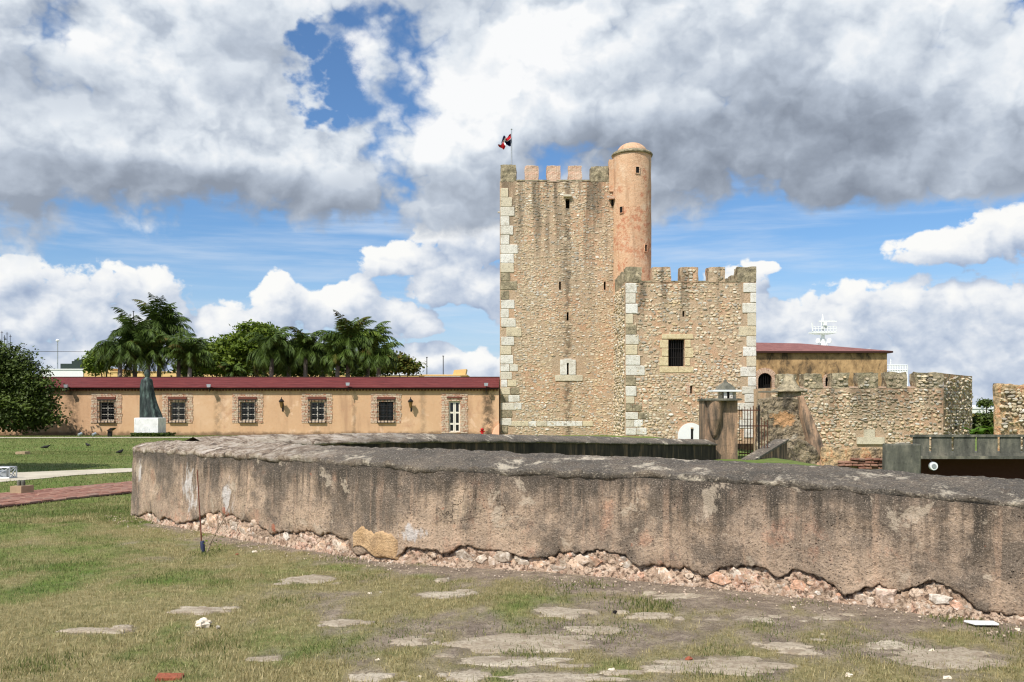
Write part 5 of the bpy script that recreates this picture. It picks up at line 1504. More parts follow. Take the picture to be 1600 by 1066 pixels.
# ------------------------------------------------------------------ forts and ruins at the river side
def build_riverside():
    rnd = random.Random(33)
    # battlemented wall
    D = 55.
    root = thing('battlement_wall', (22, D, -1), 'crenellated rubble wall with bricked crenels below the roofed ochre building', 'wall')
    x0, x1 = X(1205, D), X(1474, D); zt = Z(606, D); zb = -2.
    holes = [(X(1357, D) - x0, X(1359, D) - x0, Z(692, D), Z(687, D))]
    mb = MB(); facade(mb, (x0, D, 0), (1, 0, 0), x1 - x0, zb, zt, holes, .4, 0, 0, 1)
    mb.add([(x0, D, zb), (x0, D + 4, zb), (x0, D + 4, zt), (x0, D, zt)], [(0, 1, 2, 3)])
    mb.add([(x0, D, zt), (x1, D, zt), (x1 + .6, D + 4, zt), (x0, D + 4, zt)], [(0, 1, 2, 3)])
    mb.build('wall', [M['mortar'], M['dark']], root)
    rb = MB()
    rubble(rb, (x0, D, 0), (1, 0, 0), x1 - x0, -1.2, zt - .04, [(X(1338, D) - x0, X(1380, D) - x0, -3, Z(672, D))], (.14, .36), (.09, .2), (.02, .09), .82, 71)
    for i, (a, b, t) in enumerate(((1217, 1243, 586), (1256, 1285, 585), (1299.5, 1327, 585), (1341, 1372, 584), (1385, 1416, 583.5), (1431.5, 1474, 583))):
        k = MB(); xa, xb = X(a, D), X(b, D); zz = Z(t, D)
        chipped(k, xa, xb, D - .02, D + .9, zt - .03, zz + .04, a * .1, .07)
        k.build('merlon', M['lichen'], root)
        rubble(rb, (xa, D - .02, 0), (1, 0, 0), xb - xa, zt + .02, zz - .08, (), (.2, .4), (.14, .24), (.02, .08), .8, 80 + i)
    for (a, b) in ((1243.5, 1255.5), (1285.5, 1299), (1327.5, 1340.5), (1372.5, 1384.5), (1416.5, 1431)):
        k = MB(); k.hexa([(X(a, D), D - .03, zt), (X(b, D), D - .03, zt), (X(b, D), D + 1.2, zt), (X(a, D), D + 1.2, zt), (X(a, D), D - .03, zt + .06), (X(b, D), D - .03, zt + .06), (X(b, D), D + 1.2, zt + .12), (X(a, D), D + 1.2, zt + .12)]); k.build('crenel_bricks', M['merlon_brick'], root)
    # the return that runs back from the corner
    xe, ye = X(1519, 60.5), 60.5
    ln = Vector((xe - x1, ye - D, 0)).length; U = Vector((xe - x1, ye - D, 0)).normalized()
    zz = Z(583, D)
    mb = MB(); facade(mb, (x1, D, 0), U, ln, -2.2, zz - .02, [(ln * .36, ln * .44, .2, 1.1), (ln * .62, ln * .70, .3, 1.2)], .5, 0, 0, 1)
    a, b = Vector((x1, D, 0)), Vector((xe, ye, 0)); n_ = U.cross(ZUP)
    mb.add([a + ZUP * (zz - .02), b + ZUP * (zz - .02), b - n_ * 1.2 + ZUP * (zz - .02), a - n_ * 1.2 + ZUP * (zz - .02)], [(0, 1, 2, 3)])
    mb.add([b + ZUP * -2.2, b - n_ * 1.2 + ZUP * -2.2, b - n_ * 1.2 + ZUP * zz, b + ZUP * zz], [(0, 1, 2, 3)])
    mb.build('return_wall', [M['ruin'], M['dark']], root)
    rubble(rb, (x1, D, 0), U, ln, -1.4, zz - .1, (), (.25, .6), (.12, .26), (.03, .12), .72, 91)
    tag(rb.build('wall_rubble', M['stone'], root), kind='stuff')
    k = MB(); xs = [X(1338, D), X(1349, D), X(1366, D), X(1381, D)]
    zs = [Z(694, D), Z(683, D), Z(671, D)]
    k.box(xs[0], xs[3], D - .12, D + .1, zs[0], zs[1]); k.box(xs[1], xs[2], D - .10, D + .1, zs[1] + .002, zs[2]); k.build('pale_plinth', M['quoin'], root)

    # roofed ochre building behind
    D = 72.
    root = thing('roofed_building', (26, D, -1), 'stained ochre building with low mauve tiled roof behind the battlements', 'building')
    xl, xr = X(1165, D), X(1386, D); ze = Z(549, D)
    ar = (X(1184, D) - xl, X(1206, D) - xl, Z(622, D), Z(583, D)); w2 = (X(1289, D) - xl, X(1300, D) - xl, Z(607, D), Z(588, D))
    mb = MB(); facade(mb, (xl, D, 0), (1, 0, 0), xr - xl, -2, ze, [ar, w2], .5, 0, 0, 1); closed(mb, xl, xr, D, D + 11, -2, ze); mb.build('wall', [M['ochre'], M['dark']], root)
    def arch(h, parent, t=.42, bars=6):
        r = (h[1] - h[0]) / 2; cx = xl + (h[0] + h[1]) / 2; zc = h[3] - r
        k = MB(); n = 13
        for i in range(n):
            a0, a1 = math.pi * i / n + .01, math.pi * (i + 1) / n - .01
            q = [(cx + rr * math.cos(a), zc + rr * math.sin(a)) for rr in (r, r + t) for a in (a0, a1)]
            k.hexa([(q[0][0], D - .1, q[0][1]), (q[1][0], D - .1, q[1][1]), (q[1][0], D + .2, q[1][1]), (q[0][0], D + .2, q[0][1]), (q[2][0], D - .1, q[2][1]), (q[3][0], D - .1, q[3][1]), (q[3][0], D + .2, q[3][1]), (q[2][0], D + .2, q[2][1])])
        # spandrels close the square head to a round arch
        for s_ in (-1, 1):
            pts = [(cx + s_ * r * math.cos(a), zc + r * math.sin(a)) for a in np.linspace(0, math.pi / 2, 8)]
            for p, q in zip(pts, pts[1:]): k.add([(p[0], D + .05, p[1]), (q[0], D + .05, q[1]), (q[0], D + .05, h[3] + .01), (p[0], D + .05, h[3] + .01)], [(0, 1, 2, 3)])
        for s_ in (-1, 1): 
            xa = cx + s_ * r; xb = cx + s_ * (r + t)
            z = h[2]
            while z < zc - .05:
                k.box(min(xa, xb), max(xa, xb), D - .1, D + .2, z + .01, z + .17); z += .18
        o = k.build('brick_arch', M['merlon_brick'], parent)
        g = MB()
        for i in range(bars): x = xl + h[0] + (h[1] - h[0]) * (i + .5) / bars; g.bar((x, D + .1, h[2]), (x, D + .1, h[3]), .025, 5)
        g.bar((xl + h[0], D + .1, h[2] + .8), (xl + h[1], D + .1, h[2] + .8), .025, 5)
        g.build('arch_bars', M['iron'], o)
    arch(ar, root); arch(w2, root, .2, 3)
    zr = Z(534.5, D + 5.5); ym = D + 5.5
    k = MB(); e = .35
    k.add([(xl - e, D - e, ze), (xr + e, D - e, ze), (xr + e, D + 11 + e, ze), (xl - e, D + 11 + e, ze), (xl - e, ym, zr), (xr - 5.2, ym, zr - .12)], [(0, 1, 5, 4), (1, 2, 5), (2, 3, 4, 5), (3, 0, 4), (3, 2, 1, 0)])
    k.build('roof', M['mauveroof'], root)
    k = MB(); k.box(xl - e, xr + e - .01, D - e - .02, D - .01, ze - .14, ze - .004); k.box(xr + .01, xr + e + .02, D - .01, D + 11, ze - .14, ze - .004); k.build('eave_board', M['eave'], root)
    k = MB(); k.box(xl, X(1205, D), D - 1.0, D - .02, Z(622, D) - .15, Z(622, D)); 
    bal = k.build('balcony', M['sooty'], root)
    k = MB()
    for i in range(8): x = X(1183, D) + i * .17; k.bar((x, D - .95, Z(622, D)), (x, D - .95, Z(609, D)), .018, 5)
    k.bar((X(1182, D), D - .95, Z(609, D)), (X(1207, D), D - .95, Z(609, D)), .025, 5); k.build('railing', M['iron'], bal)

    # lichened block and leaning buttress of the broken sentry turret
    root = thing('ruined_sentry_turret', (X(1238, 34), 34.5, -1.5), 'ruined stone sentry turret with bell shaped cap and leaning buttress', 'ruin')
    rough_block('turret_body', M['ruin_lichen'], root, [(622, 1192, 1254), (640, 1190, 1262), (690, 1188, 1276), (742, 1186, 1290)], 34., .7, .10, 40, 50, 3)
    rough_block('buttress', M['salmon'], root, [(620, 1249, 1256), (650, 1254, 1268), (690, 1262, 1281), (726, 1268, 1293)], 33.7, .6, .06, 14, 40, 5, .5)
    cx, cy = X(1233, 35.), 35.
    k = MB(); k.lathe(cx, cy, [(.44, Z(624, 35)), (.44, Z(612, 35))], 20, 0, .02, 4); k.build('drum', M['lichen'], root)
    k = MB(); k.lathe(cx, cy, [(.60, Z(613, 35)), (.70, Z(612, 35)), (.66, Z(610, 35)), (.44, Z(606.5, 35)), (.32, Z(601, 35)), (.24, Z(595, 35)), (.19, Z(589, 35)), (.17, Z(587, 35))], 24, 0, .025, 5); k.build('bell_cap', M['offwhite'] if False else M['lichen'], root, True)
    k = MB(); k.box(X(1187, 35), X(1256, 35), 34.6, 35.2, Z(613.6, 35), Z(611.4, 35)); k.build('eave_slab', M['sooty'], root)
    rough_block('rubble_heap', M['ruin_lichen'], root, [(688, 1228, 1262), (700, 1226, 1272), (742, 1224, 1300)], 33.2, .5, .16, 24, 24, 12)

    # sentry post with pyramid cap
    D = 30.
    root = thing('sentry_post', (X(1127, D), D, -.2), 'salmon stuccoed gate post with round corbel and grey pyramid cap beside the annexe', 'gate post')
    xa, xb = X(1101, D), X(1152.5, D); zt = Z(626, D)
    k = MB(); k.box(xa, xb, D, D + .9, -.6, zt); k.build('shaft', M['salmon'], root)
    k = MB(); k.lathe(X(1115.5, D), D - .02, [(.04, Z(684, D)), (.10, Z(680, D)), (.13, Z(676, D)), (.20, Z(664, D)), (.245, Z(655, D)), (.245, zt - .004)], 28, 0, .006, 3); k.build('corbel', M['salmon'], root)
    k = MB(); k.box(xa - .05, xb + .06, D - .28, D + .95, zt, zt + .07); k.build('cap_slab', M['sooty'], root)
    cx, cy = X(1140, D), D + .35
    for i in range(8):
        t = i * math.pi / 4 + .3
        k = MB(); k.box(cx + .24 * math.cos(t) - .05, cx + .24 * math.cos(t) + .05, cy + .24 * math.sin(t) - .05, cy + .24 * math.sin(t) + .05, zt + .075, Z(612, D)); k.build('lantern_pier', M['quoin'], root)
    k = MB(); k.lathe(cx, cy, [(.17, zt + .072), (.17, Z(612, D))], 12); k.build('lantern_core', M['dark'], root)
    k = MB(); s_ = .46; z0 = Z(612, D); k.box(cx - s_ - .1, cx + s_ - .06, cy - s_ + .1, cy + s_, z0, z0 + .06); k.build('eave_slab', M['offwhite'], root)
    k = MB(); k.lathe(cx - .06, cy, [(.42, z0 + .065), (.30, z0 + .2), (.12, Z(598, D)), (.05, Z(595.5, D)), (.06, Z(594.5, D)), (.02, Z(592, D))], 4, 0, 0, 0, math.pi / 4, math.pi / 4 + 2 * math.pi); k.build('pyramid_cap', M['sooty'], root)
    # iron gate
    D = 31.
    root = thing('iron_gate', (X(1177, D), D, -.2), 'tall rusty iron bar gate between salmon post and ruined turret', 'gate')
    for i in range(11):
        px = 1155 + i * 4.4; h = (636, 640, 637, 641, 639, 636, 638, 634, 655, 660, 658)[i]
        k = MB(); k.bar((X(px, D), D, -.35), (X(px, D), D, Z(h, D)), .013 if i != 7 else .03, 6); k.bar((X(px, D), D, Z(h, D)), (X(px, D), D, Z(h - 2.5, D)), .02, 6, .002); k.build('bar', M['iron' if i == 7 else 'rust'], root)
    for z in (.05, 1.0, Z(642, D)): k = MB(); k.box(X(1154, D), X(1188 if z > 1.3 else 1200, D), D - .012, D + .012, z, z + .04); k.build('rail', M['rust'], root)
    # sloping stair parapet
    root = thing('stair_parapet', (X(1195, 31), 31, -.3), 'short sloping plaster stair parapet in front of the ruined turret', 'parapet')
    P_ = lambda px, py, d: Vector((X(px, d), d, Z(py, d)))
    a, b = P_(1160, 721, 29.6), P_(1214, 689, 32.4)
    k = MB(); t = Vector((.0, .75, 0)); dn = Vector((0, 0, -1.0))
    w = Vector((.34, -.1, 0))
    k.hexa([a + dn, a + w + dn, b + w + dn, b + dn, a, a + w, b + w, b]); k.build('body', M['salmon'], root)
    k = MB(); up = Vector((0, 0, .07)); o_ = Vector((.05, -.02, 0)); a2, b2 = a + Vector((0, 0, .002)), b + Vector((0, 0, .002))
    k.hexa([a2 - o_, a2 + w + o_, b2 + w + o_, b2 - o_, a2 - o_ + up, a2 + w + o_ + up, b2 + w + o_ + up, b2 - o_ + up]); k.build('coping', M['coping'], root)
    # low brick wall and dark block
    root = thing('brick_stub_wall', (X(1338, 33), 33, -1.8), 'crumbling low brick wall at the foot of the battlements', 'wall')
    rough_block('body', M['ruin'], root, [(700, 1288, 1386), (706, 1287, 1387), (745, 1285, 1388)], 33., .3, .10, 40, 16, 31)
    bm = worn_cube('brick', M['path_brick'], .12, 3)
    for r in range(4):
        x = X(1306 + rnd.uniform(0, 4), 33)
        while x < X(1378, 33):
            w = rnd.uniform(.2, .3)
            if rnd.random() < .85: link('brick', bm, root, (x + w / 2, 32.98 + rnd.uniform(-.05, .08), Z(731, 33) + r * .105), (w - .02, .25, .075), (rnd.uniform(-.1, .1), rnd.uniform(-.12, .12), rnd.uniform(-.15, .15)))
            x += w
    root = thing('concrete_pier', (X(1412, 32), 32, -1.8), 'square blackened concrete pier beside the terrace parapet', 'pier')
    rough_block('body', M['sooty'], root, [(694, 1386, 1440), (700, 1385.5, 1440), (750, 1385, 1440)], 32., .35, .03, 20, 20, 44)
    # terrace
    D = 35.
    root = thing('terrace', (X(1520, D), D, -1.8), 'blackened concrete terrace with slotted parapet above a dark recess', 'terrace')
    xa, xb = X(1427, D), X(1720, D); zt, zb = Z(683, D), Z(707.5, D)
    slots = [1454, 1489, 1525.5, 1561, 1597, 1633, 1669]
    e = [xa] + [v for s_ in slots for v in (X(s_ - 2.1, D), X(s_ + 2.1, D))] + [xb]
    for i in range(0, len(e), 2): k = MB(); k.box(e[i], e[i + 1], D, D + .06, zb, zt); k.build('parapet_panel', M['sooty'], root)
    k = MB(); k.box(xa - .04, xb, D - .05, D + .21, zt + .002, Z(679.5, D)); k.build('parapet_rail', M['sooty'], root)
    k = MB(); k.box(xa - .02, xb, D - .03, D + .19, Z(712, D) + .002, zb - .002); k.build('parapet_foot', M['sooty'], root)
    k = MB(); k.box(xa - .3, xb, D - .35, D + 3.5, Z(716.5, D), Z(712, D)); k.build('slab', M['sooty'], root)
    k = MB(); k.box(X(1440, 37), xb, 37., 37.2, -2.2, Z(716.5, D)); k.build('recess_wall', M['brown'], root)
    lt = thing('round_lamp', (X(1458.5, 34.4), 34.4, Z(738, 34.4)), 'round white bulkhead lamp under the terrace slab', 'lamp')
    cx, cz, y = X(1458.5, 34.3), Z(728.5, 34.3), 34.3
    for (r0, r1, y0, y1, nm, m_) in ((.0, .165, y, y + .06, 'back_plate', 'steel'), (.09, .15, y - .05, y - .002, 'ring', 'white'), (.0, .085, y - .07, y - .003, 'lens', 'steel')):
        k = MB(); n = 24; vs = []
        for yy in (y0, y1):
            for rr in (r0, r1):
                for i in range(n): t = 2 * math.pi * i / n; vs.append((cx + rr * math.cos(t), yy, cz + rr * math.sin(t)))
        fs = []
        for i in range(n):
            j = (i + 1) % n
            fs += [(i, n + i, n + j, j)[::-1], (n + i, 3 * n + i, 3 * n + j, n + j)[::-1]]
            if r0: fs += [(i, j, 2 * n + j, 2 * n + i)]
        k.add(vs, fs); k.build(nm, M[m_], lt)
    k = MB(); k.bar((cx, y + .05, cz + .1), (cx, y + .3, Z(716.5, D) + .01), .02, 6); k.build('bracket', M['iron'], lt)
    # broken sea wall at the frame edge
    root = thing('sea_wall_ruin', (X(1600, 50), 50, -2), 'broken end of a rubble sea wall with grey capped top, beyond the terrace', 'wall')
    rough_block('body', M['ruin'], root, [(600, 1559, 1720), (606, 1558, 1720), (640, 1560, 1720), (720, 1561, 1720)], 50., .5, .14, 50, 40, 51)
    rb = MB(); rubble(rb, (X(1561, 50), 49.93, 0), (1, 0, 0), 5., -1.2, Z(603, 50), (), (.14, .38), (.09, .22), (.03, .10), .66, 99); tag(rb.build('wall_rubble', M['stone'], root), kind='stuff')
build_riverside()

# ------------------------------------------------------------------ a ship on the river beyond
def build_ship():
    D = 150.
    root = thing('ship', (X(1330, D), D, -6), 'white ship with radar mast and railed deck showing over the ochre building', 'ship')
    k = MB()
    y0, y1 = D - 3, D + 9
    xs = [X(1190, D), X(1380, D), X(1425, D), X(1455, D)]
    zt, zb = Z(640, D), -8.
    k.add([(xs[0], y0, zb), (xs[2], y0 + 1, zb), (xs[3] - 2, (y0 + y1) / 2, zb), (xs[2], y1 - 1, zb), (xs[0], y1, zb), (xs[0], y0, zt), (xs[2], y0, zt), (xs[3], (y0 + y1) / 2, zt + .5), (xs[2], y1, zt), (xs[0], y1, zt)],
          [(0, 1, 6, 5), (1, 2, 7, 6), (2, 3, 8, 7), (3, 4, 9, 8), (4, 0, 5, 9), (5, 6, 7, 8, 9)])
    k.build('hull', M['white'], root)
    k = MB(); k.box(X(1230, D), X(1414.5, D), D - 1, D + 7, zt + .002, Z(585, D)); k.build('deckhouse', M['white'], root)
    k = MB(); k.box(X(1240, D), X(1360, D), D, D + 6, Z(585, D) + .002, Z(545, D)); k.build('bridge', M['white'], root)
    k = MB(); zr = Z(571, D); z0 = Z(585, D)
    for i in range(12): x = X(1386, D) + (X(1414, D) - X(1386, D)) * i / 11; k.bar((x, D - .9, z0), (x, D - .9, zr), .07, 5)
    for z in (zr, (zr + z0) / 2): k.bar((X(1360, D), D - .9, z), (X(1414, D), D - .9, z), .08, 5)
    k.box(X(1388, D), X(1414, D), D - .85, D - .75, z0, Z(578, D)); k.bar((X(1390, D), D - .5, z0), (X(1390, D), D - .5, Z(561, D)), .07, 5)
    k.build('railing', M['white'], root)
    cx = X(1292, D)
    k = MB(); k.tube([(cx, D + 2, Z(545, D)), (cx, D + 2, Z(533, D)), (cx, D + 2, Z(510, D)), (cx, D + 2, Z(497, D)), (cx, D + 2, Z(489, D))], [.9, .35, .32, .2, .06], 8)
    for s_ in (-1, 1): k.bar((cx + s_ * 1.1, D + 2, Z(545, D)), (cx, D + 2, Z(521, D)), .12, 6)
    m_ = k.build('mast', M['white'], root)
    k = MB(); k.box(cx - 2.1, cx + 2.0, D + 1, D + 3, Z(519.5, D), Z(517, D)); k.hexa([(cx - .9, D + 1.4, Z(521.5, D)), (cx + .9, D + 1.4, Z(521.5, D)), (cx + .9, D + 2.6, Z(521.5, D)), (cx - .9, D + 2.6, Z(521.5, D)), (cx - 2.1, D + 1, Z(519.6, D)), (cx + 2., D + 1, Z(519.6, D)), (cx + 2., D + 3, Z(519.6, D)), (cx - 2.1, D + 3, Z(519.6, D))])
    k.build('platform', M['white'], m_)
    k = MB()
    for i in range(9):
        x = cx - 2.05 + 4.0 * i / 8; k.bar((x, D + 1, Z(517, D)), (x, D + 1, Z(509.5, D)), .05, 5)
    for z in (Z(509.5, D), Z(513, D)): k.bar((cx - 2.05, D + 1, z), (cx + 1.95, D + 1, z), .05, 5)
    k.bar((cx - 2.05, D + 1, Z(517, D)), (cx - 2.15, D + 1, Z(503.5, D)), .1, 5); k.build('platform_rail', M['white'], m_)
    k = MB(); k.box(cx - 1.0, cx + 1.95, D + .8, D + 1.1, Z(502.6, D), Z(500.4, D)); k.box(cx - .3, cx + .3, D + .8, D + 1.4, Z(508, D), Z(502.7, D)); k.build('radar', M['white'], m_)
    k = MB(); k.lathe(cx + .1, D + 1.6, [(.45, Z(512, D)), (.5, Z(509, D)), (.35, Z(505.5, D)), (.05, Z(504, D))], 12); k.build('dome', M['white'], m_, True)
    for s_ in (-.95, .95): k = MB(); k.lathe(cx + s_, D + 1.5, [(.38, Z(535, D)), (.42, Z(532, D)), (.28, Z(528.5, D)), (.03, Z(527.5, D))], 10); k.build('dome', M['white'], m_, True)
build_ship()

# ------------------------------------------------------------------ trees
def leaf_quads(rng, C, Nrm, size, aspect=1.6):
    m = len(C)
    a = rng.normal(size=(m, 3)); a -= (a * Nrm).sum(1)[:, None] * Nrm; a /= np.linalg.norm(a, axis=1)[:, None] + 1e-9
    b = np.cross(Nrm, a)
    s = size * (.6 + .8 * rng.random(m))[:, None]
    a = a * s * aspect * .5; b = b * s * .5
    V = np.stack([C - a, C + b * .9 - a * .1, C + a, C - b * .9 - a * .1], 1).reshape(-1, 3)
    return V, np.arange(4 * m).reshape(-1, 4)
def broadleaf(name, base, lobes, nclump, per, size, mat, label, trunk_r=.22, group=None, seed=0, spread=.42, flat=.7):
    rng = np.random.default_rng(seed); rnd = random.Random(seed)
    root = thing(name, base, label, 'tree', group)
    L = np.array(lobes, float)
    vol = L[:, 3] * L[:, 4] * L[:, 5]; pick = rng.choice(len(L), nclump, p=vol / vol.sum())
    d = rng.normal(size=(nclump, 3)); d /= np.linalg.norm(d, axis=1)[:, None]
    r = rng.random(nclump) ** .45
    CC = L[pick, :3] + d * r[:, None] * L[pick, 3:]
    C = np.repeat(CC, per, 0) + rng.normal(size=(nclump * per, 3)) * spread * np.array([1, 1, .5])
    out = np.repeat(d, per, 0)
    N = out * .5 + rng.normal(size=C.shape) * .7 + np.array([0, -.15, flat]); N /= np.linalg.norm(N, axis=1)[:, None]
    V, Fc = leaf_quads(rng, C, N, size)
    np_mesh('crown', V, Fc, mat, root)
    k = MB(); b = Vector(base)
    cen = Vector(L[:, :3].mean(0)); fork = b.lerp(Vector((cen.x, cen.y, cen.z)), .42)
    k.tube([b - ZUP * .3, b + ZUP * .4, fork], [trunk_r * 1.35, trunk_r, trunk_r * .8], 9)
    for l in L:
        e = Vector(l[:3]); mid = fork.lerp(e, .5) + Vector((rnd.uniform(-.3, .3), rnd.uniform(-.3, .3), .25))
        k.tube([fork, mid, e], [trunk_r * .6, trunk_r * .35, trunk_r * .12], 6)
        for q in range(4):
            g = e + Vector((rnd.uniform(-1, 1) * l[3], rnd.uniform(-1, 1) * l[4], rnd.uniform(-.3, .9) * l[5])) * .75
            k.tube([mid.lerp(e, .5), g], [trunk_r * .22, trunk_r * .06], 5)
    k.build('trunk', M['bark'], root, True)
    return root
def lobe(px, py, d, rx, ry, dep=None): return (X(px, d), d, Z(py, d), rx * d / F, (dep or rx * .8) * d / F, ry * d / F)

D = 61.
broadleaf('shade_tree', (X(-40, D), D, -.35), [lobe(-40, 585, D, 70, 58), lobe(8, 572, D, 40, 40), lobe(40, 590, D, 36, 32), lobe(62, 612, D, 32, 26), lobe(74, 640, D, 24, 24), lobe(-60, 640, D, 80, 36), lobe(20, 640, D, 56, 34), lobe(60, 656, 62, 28, 16)], 2300, 24, .135, M['leaf_dark'], 'spreading dark green tree in front of the long salmon building', .3, None, 1, .30, .9)
broadleaf('lawn_tree', (-17.8, 21.2, -.02), [(-17.2, 21.9, 5.2, 2.1, 1.6, 1.1), (-18.8, 21.2, 5.6, 1.8, 1.7, 1.2), (-15.7, 22.1, 4.9, 1.0, 1.0, .6), (-17.5, 20.6, 6.2, 1.4, 1.3, .9)], 1200, 22, .2, M['leaf_dark'], 'tree beyond the edge of view whose shade falls on the lawn', .2, None, 2, .36, .6)
D = 84.
broadleaf('garden_tree', (X(345, D), D, -.5), [lobe(335, 548, D, 26, 18), lobe(365, 545, D, 30, 20), lobe(350, 565, D, 42, 20), lobe(322, 568, D, 20, 16)], 420, 18, .24, M['leaf_mid'], 'bright green broadleaf tree left of the tallest flat crown, behind the red roof', .22, 'broadleaf trees behind the long building', 3, .36)
broadleaf('garden_tree', (X(400, D), D + 2, -.5), [lobe(398, 516, D, 30, 12), lobe(420, 522, D, 24, 12), lobe(385, 540, D, 34, 20), lobe(420, 548, D, 34, 24)], 420, 18, .24, M['leaf_mid'], 'tallest bright green broadleaf tree with flat top amid the palms', .24, 'broadleaf trees behind the long building', 4, .36)
broadleaf('garden_tree', (X(160, D), D, -.5), [lobe(155, 562, D, 20, 16), lobe(172, 556, D, 18, 14), lobe(148, 574, D, 14, 10)], 200, 18, .22, M['leaf_mid'], 'small bright green tree at the left of the palm group', .18, 'broadleaf trees behind the long building', 5, .32)
broadleaf('garden_tree', (X(628, 90), 90, -.5), [lobe(618, 566, 90, 22, 14), lobe(640, 574, 90, 18, 9)], 200, 16, .24, M['leaf_rust'], 'low rusty green tree right of the palms', .18, 'broadleaf trees behind the long building', 6, .34)
broadleaf('garden_tree', (X(595, 92), 92, -.5), [lobe(596, 566, 92, 26, 20), lobe(560, 572, 92, 30, 16)], 260, 16, .26, M['leaf_dark'], 'dark green tree behind the right end palms', .2, 'broadleaf trees behind the long building', 7, .36)
broadleaf('garden_tree', (X(470, 92), 92, -.5), [lobe(300, 574, 92, 40, 16), lobe(450, 568, 92, 50, 20), lobe(500, 572, 92, 40, 16), lobe(380, 574, 92, 50, 14)], 480, 16, .28, M['leaf_dark'], 'dark hedge of foliage filling the gaps between the palm trunks', .2, 'broadleaf trees behind the long building', 8, .4)
broadleaf('river_bush', (X(1537, 62), 62, -1.8), [lobe(1537, 662, 62, 21, 17), lobe(1528, 666, 62, 14, 14), lobe(1548, 666, 62, 14, 14)], 260, 18, .16, M['leaf_dark'], 'round dark green bush between the battlements and the broken sea wall', .12, None, 9, .22)
broadleaf('far_tree', (X(1541, 196), 196, -3), [lobe(1541, 630, 196, 9, 4)], 60, 12, .4, M['leaf_dark'], 'tiny dark tree on the white roof line beyond the river', .3, None, 10, .5)

def palm(px, crown_py, d, L, nf, seed, label, young=False, droop=1.0):
    rng = np.random.default_rng(seed); rnd = random.Random(seed)
    x, zc = X(px, d), Z(crown_py, d)
    root = thing('palm_tree', (x, d, -.5), label, 'palm', 'palms behind the long building')
    k = MB(); k.tube([(x - .2, d, -.8), (x - .1, d, zc * .45), (x, d, zc - .6)], [.26, .2, .17], 10); k.build('trunk', M['palm_bark'], root, True)
    k = MB(); k.tube([(x, d, zc - .9), (x, d, zc - .3), (x, d, zc + .25)], [.17, .2, .07], 9); k.build('crownshaft', M['palm'], root, True)
    for f in range(nf):
        V = []; Fc = []
        az = 2 * math.pi * (f * .382 + rnd.uniform(-.03, .03)); e0 = R(rnd.choice((80, 66, 52, 40, 28, 14, -2, -18)) + rnd.uniform(-8, 8))
        Lf = L * rnd.uniform(.8, 1.1); n = 20
        p = np.array([x, d, zc], float); h = np.array([math.cos(az), math.sin(az), 0]); e = e0
        pts = [p.copy()]; dirs = []
        for i in range(n):
            dv = h * math.cos(e) + np.array([0, 0, math.sin(e)]); dirs.append(dv); p = p + dv * Lf / n; pts.append(p.copy())
            e -= R(5.0 * droop) * (.35 + 1.5 * i / n) * (1.0 + .35 * math.cos(e0))
        side = np.array([-h[1], h[0], 0])
        for i in range(2, n + 1):
            t = i / n
            ll = Lf * .30 * math.sin(math.pi * min(1, .16 + .84 * t) ** .8) + .12
            for q in (0, .5):
                c = pts[i - 1] + (pts[min(i, n)] - pts[i - 1]) * q
                dv = dirs[min(i - 1, n - 1)]; upv = np.cross(side, dv)
                for s_ in (-1, 1):
                    o = s_ * side * rnd.uniform(.65, .95) + dv * rnd.uniform(.45, .8) + np.array([0, 0, -rnd.uniform(.25, .85)]) + upv * rnd.uniform(-.15, .35)
                    o /= np.linalg.norm(o)
                    w = dv * .034
                    tip = c + o * ll * rnd.uniform(.8, 1.1) + np.array([0, 0, -.10 * ll])
                    md = c + o * ll * .5
                    b = len(V); V += [c - w * .6, c + w * .6, md + w * 1.1, tip, md - w * 1.1]; Fc.append((b, b + 1, b + 2, b + 3)); Fc.append((b, b + 2, b + 3, b + 4) if False else (b + 4, b, b + 2, b + 3))
        # rachis
        for i in range(n):
            b = len(V); w = side * .03 * (1 - .8 * i / n); V += [pts[i] - w, pts[i] + w, pts[i + 1] + w * .9, pts[i + 1] - w * .9]; Fc.append((b, b + 1, b + 2, b + 3))
        np_mesh('frond', np.array(V), np.array(Fc), M['palm_young'] if (young and f < 2) else (M['leaf_rust'] if rnd.random() < .06 else M['palm']), root)
PW = ['shorter palm at the left end of the palm group', 'tallest palm, standing behind the statue', 'palm with wide drooping crown right of the tallest palm', 'low palm leaning out between the statue and the broadleaf trees',
      'palm in front of the flat topped broadleaf tree', 'palm with pale trunk left of the middle of the group', 'palm just right of the pale trunked one', 'narrow palm in the middle of the right hand group', 'tall palm with yellowing young fronds in the right hand group', 'palm with bright young frond near the right end', 'last palm at the right end of the group', 'low cycad like palm beneath the broadleaf trees', 'small palm half hidden left of the tall yellowing one', 'palm with long drooping fronds at the far left of the group', 'palm with low crown right of the statue, touching the broadleaf trees']
for i, (px, py, d, L, nf, yg) in enumerate(((212, 528, 78, 3.4, 26, 1), (250, 510, 80, 3.5, 28, 0), (280, 548, 78, 2.9, 24, 0), (232, 555, 77, 2.8, 22, 1), (425, 545, 78, 3.2, 26, 0), (452, 552, 80, 2.7, 22, 0), (478, 545, 79, 2.9, 24, 0), (505, 556, 80, 2.4, 20, 0), (545, 528, 78, 3.1, 26, 1), (575, 540, 79, 2.9, 24, 1), (592, 556, 78, 2.6, 22, 0), (362, 580, 76, 1.3, 16, 0), (528, 556, 77, 2.5, 20, 0), (188, 552, 76, 3.0, 22, 0), (297, 560, 77, 2.5, 20, 0))):
    palm(px, py, d, L * 1.08, nf + 4, 200 + i, PW[i], bool(yg), (1.0, .75, 1.15, .9, 1.2, .8, 1.0, 1.1, .7, .95, 1.2, .8, 1.0, 1.2, .9)[i])

